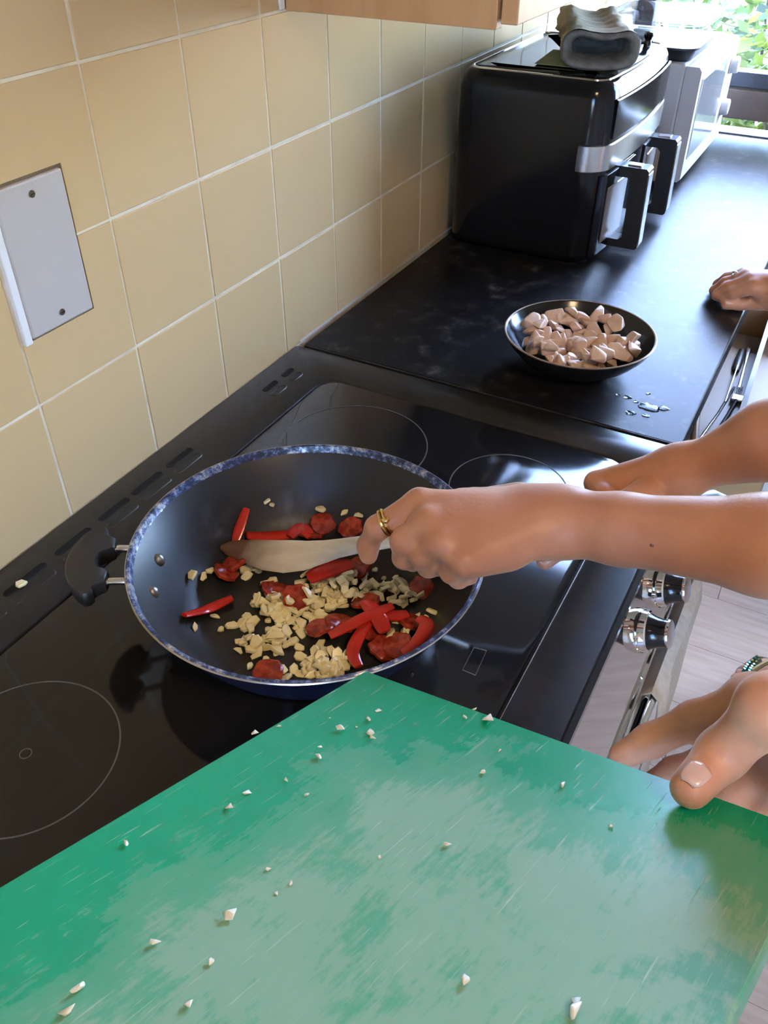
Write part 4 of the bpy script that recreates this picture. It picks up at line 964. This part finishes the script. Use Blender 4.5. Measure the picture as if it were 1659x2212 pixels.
# --- hand holding the board
bh = person('person whose hand grips the edge of the green chopping board, thumb on top', (.80, -.06, 1.05))
tt = onb(1492, 1702, .0115); tb = [tt, onb(1560, 1628, .020), P(1668, 1530, 1.168), P(1760, 1500, 1.175)]
i2 = [P(1625, 1512, 1.135), P(1500, 1556, 1.106), P(1405, 1600, 1.082), P(1345, 1632, 1.066)]
m2 = [P(1650, 1580, 1.120), P(1545, 1640, 1.090), P(1460, 1672, 1.066), P(1405, 1700, 1.050)]
r2 = [P(1680, 1650, 1.112), P(1600, 1710, 1.080), P(1520, 1745, 1.055), P(1465, 1765, 1.045)]
l2 = [P(1715, 1700, 1.110), P(1650, 1760, 1.080), P(1590, 1790, 1.060), P(1545, 1800, 1.05)]
W3 = P(1850, 1560, 1.165)
pal = [(tuple(W3), tuple(x[0]), .024, r, None, 1) for x, r in ((i2, .0130), (m2, .0135), (r2, .013), (l2, .012))] + [(tuple(W3), tuple(tb[2]), .024, .0165, None, 1), (tuple(tb[2]), tuple(i2[0]), .012, .011, None, 1)]
pal += [(tuple(W3), tuple(W3 + V(.16, .03, .03)), .026, .036, None, 1), (tuple(W3 + V(.16, .03, .03)), tuple(W3 + V(.26, .06, .09)), .036, .042, None, 1)]
g3_ = [(.016, pal), (.007, chain(tb, [.0108, .0128, .0150, .017])), (.006, chain(i2, [.0125, .0108, .0098, .0088])), (.006, chain(m2, [.0125, .0108, .0098, .0088])), (.006, chain(r2, [.012, .0105, .0095, .0085])), (.006, chain(l2, [.011, .0095, .0085, .008]))]
ha = skin('hand', g3_, SKINB, bh, .002, .005)
nail(ha, tt, tb[1], bn * .7 + (CAM - tt).normalized() * .7, w=.0066, l=.0072, r=.0116, back=.002)

# --- hand resting on the worktop, jeans and sandal
wp = person('person by the drawer, one hand on the worktop, jeans and beaded sandal', (.86, 1.08, 0))
W4 = P(1690, 628, .945)
kn = [P(1592, 603, .942), P(1606, 597, .945), P(1622, 606, .945), P(1640, 618, .940)]
f1 = [P(1630, 620, .948), P(1585, 632, .930), P(1562, 642, .916), P(1578, 652, .910)]
f2 = [P(1622, 607, .950), P(1572, 622, .930), P(1550, 637, .915), P(1568, 645, .910)]
f3 = [P(1614, 599, .948), P(1568, 612, .930), P(1545, 628, .914), P(1562, 636, .909)]
f4 = [P(1608, 594, .944), P(1572, 602, .926), P(1552, 615, .912), P(1566, 622, .908)]
t4 = [P(1680, 655, .930), P(1640, 652, .918), P(1600, 655, .911), P(1570, 657, .9095)]
pal4 = [(tuple(W4), tuple(x[0]), .024, .0125, None, 1) for x in (f1, f2, f3, f4)] + [(tuple(W4), tuple(W4 + V(.10, -.005, .035)), .025, .034, None, 1), (tuple(W4 + V(.10, -.005, .035)), tuple(W4 + V(.25, .0, .12)), .034, .042, None, 1), (tuple(W4), tuple(t4[1]), .020, .0125, None, 1)]
g4 = [(.014, pal4)] + [(.005, chain(x, [.0120, .0105, .0092, .008])) for x in (f1, f2, f3, f4)] + [(.006, chain(t4, [.015, .0125, .0110, .0092]))]
h4 = skin('hand', g4, SKINB, wp, .0025, .0035)
nail(h4, t4[3], t4[2], V(.1, -.5, .85), w=.0062, l=.008, r=.0088, back=.002)
q = f3[0].lerp(f3[1], .55); qa = (f3[1] - f3[0]).normalized(); U = qa.orthogonal().normalized(); Wv = qa.cross(U)
obj('ring', MB().tube([q + (U * math.cos(a) + Wv * math.sin(a)) * .0118 for a in [2 * math.pi * j / 32 for j in range(33)]], .0016, 8).ball(q + V(-.004, .004, .0118), .004, .004, .003, 8), STEEL, h4)
DENIM = m_noise('washed_denim', (.20, .27, .40), (.36, .43, .55), 26, .85, bs=.5)
jl = [V(.98, 1.15, .86), V(.90, 1.13, .70), V(.80, 1.11, .53), V(.815, 1.105, .40), V(.90, 1.10, .22), V(.965, 1.10, .10)]
jr = [.095, .085, .074, .068, .066, .07]; jm = MB(); q = bez(jl, 40); rr_ = [float(np.interp(i / 40 * 5, range(6), jr)) for i in range(41)]
rings = []
for i, p in enumerate(q):
    t = (q[min(i + 1, 40)] - q[max(i - 1, 0)]).normalized(); u = (V(0, 1, 0) - t * t.y).normalized(); w_ = t.cross(u)
    rings.append([p + (u * math.cos(a) + w_ * math.sin(a)) * rr_[i] * (1 + .025 * math.sin(5 * a + i * .9) + .03 * math.sin(i * 1.3 + a)) for a in [2 * math.pi * j / 28 for j in range(28)]])
jm.loft(rings); obj('jeans_leg', jm, DENIM, wp, True, None, 80)
ft = []
for k_i, (u, v, rr2) in enumerate(((1590, 1466, .0125), (1597, 1453, .0090), (1607, 1443, .0085), (1620, 1434, .0080), (1634, 1427, .0078))):
    tip = P(u, v, .022); ft.append((.006, chain([tip, tip + V(.022, .002, .004), tip + V(.055, .012 - k_i * .004, .012)], [rr2, rr2, rr2 * 1.3])))
hc = P(1612, 1452, .03) + V(.11, .0, .012); an = V(.965, 1.10, .06)
ft.append((.02, [(tuple(P(1597, 1460, .02) + V(.06, 0, .01)), tuple(an), .020, .030, None, 1), (tuple(P(1632, 1432, .02) + V(.05, 0, .008)), tuple(an), .016, .028, None, 1), (tuple(an), tuple(an + V(.03, 0, -.028)), .030, .028, None, 1), (tuple(an), tuple(an + V(0, 0, .07)), .030, .034, None, 1)]))
fo_ = skin('foot', ft, SKINB, wp, .003, .004)
sl_ = [P(1585, 1472, .004), P(1590, 1448, .004), P(1632, 1420, .004)] + [an + V(.06, .035, -.056), an + V(.075, -.02, -.056), an + V(.0, -.05, -.056)]
for p in sl_: p.z = .001
snd = obj('sandal', MB().loft([sl_, [p + V(0, 0, .010) for p in sl_]]), mat('sandal_sole', (.05, .045, .04), .6), wp, False)
sq_ = bez([P(1608, 1472, .018), P(1612, 1455, .050), P(1622, 1440, .052), P(1640, 1425, .022)], 10)
obj('strap', MB().tube(sq_, .006, 8, V(1, 0, .3), 1.6), BLACKSAT, snd)
IRI = m_noise('iridescent_bead', (.05, .25, .25), (.45, .42, .10), 60, .08, .9, lo=.42, hi=.58)
for i in range(0, 11):
    for s_ in (-1, 1): obj('bead', MB().ball(sq_[i] + V(.005 * s_ - .002, 0, .006), .0045, .0045, .004, 5), IRI, snd)
sq2 = bez([P(1618, 1455, .052), P(1640, 1440, .062), P(1668, 1425, .07)], 8)
obj('strap', MB().tube(sq2, .006, 8), mat('gold_strap', (.35, .28, .14), .3, .8), snd)
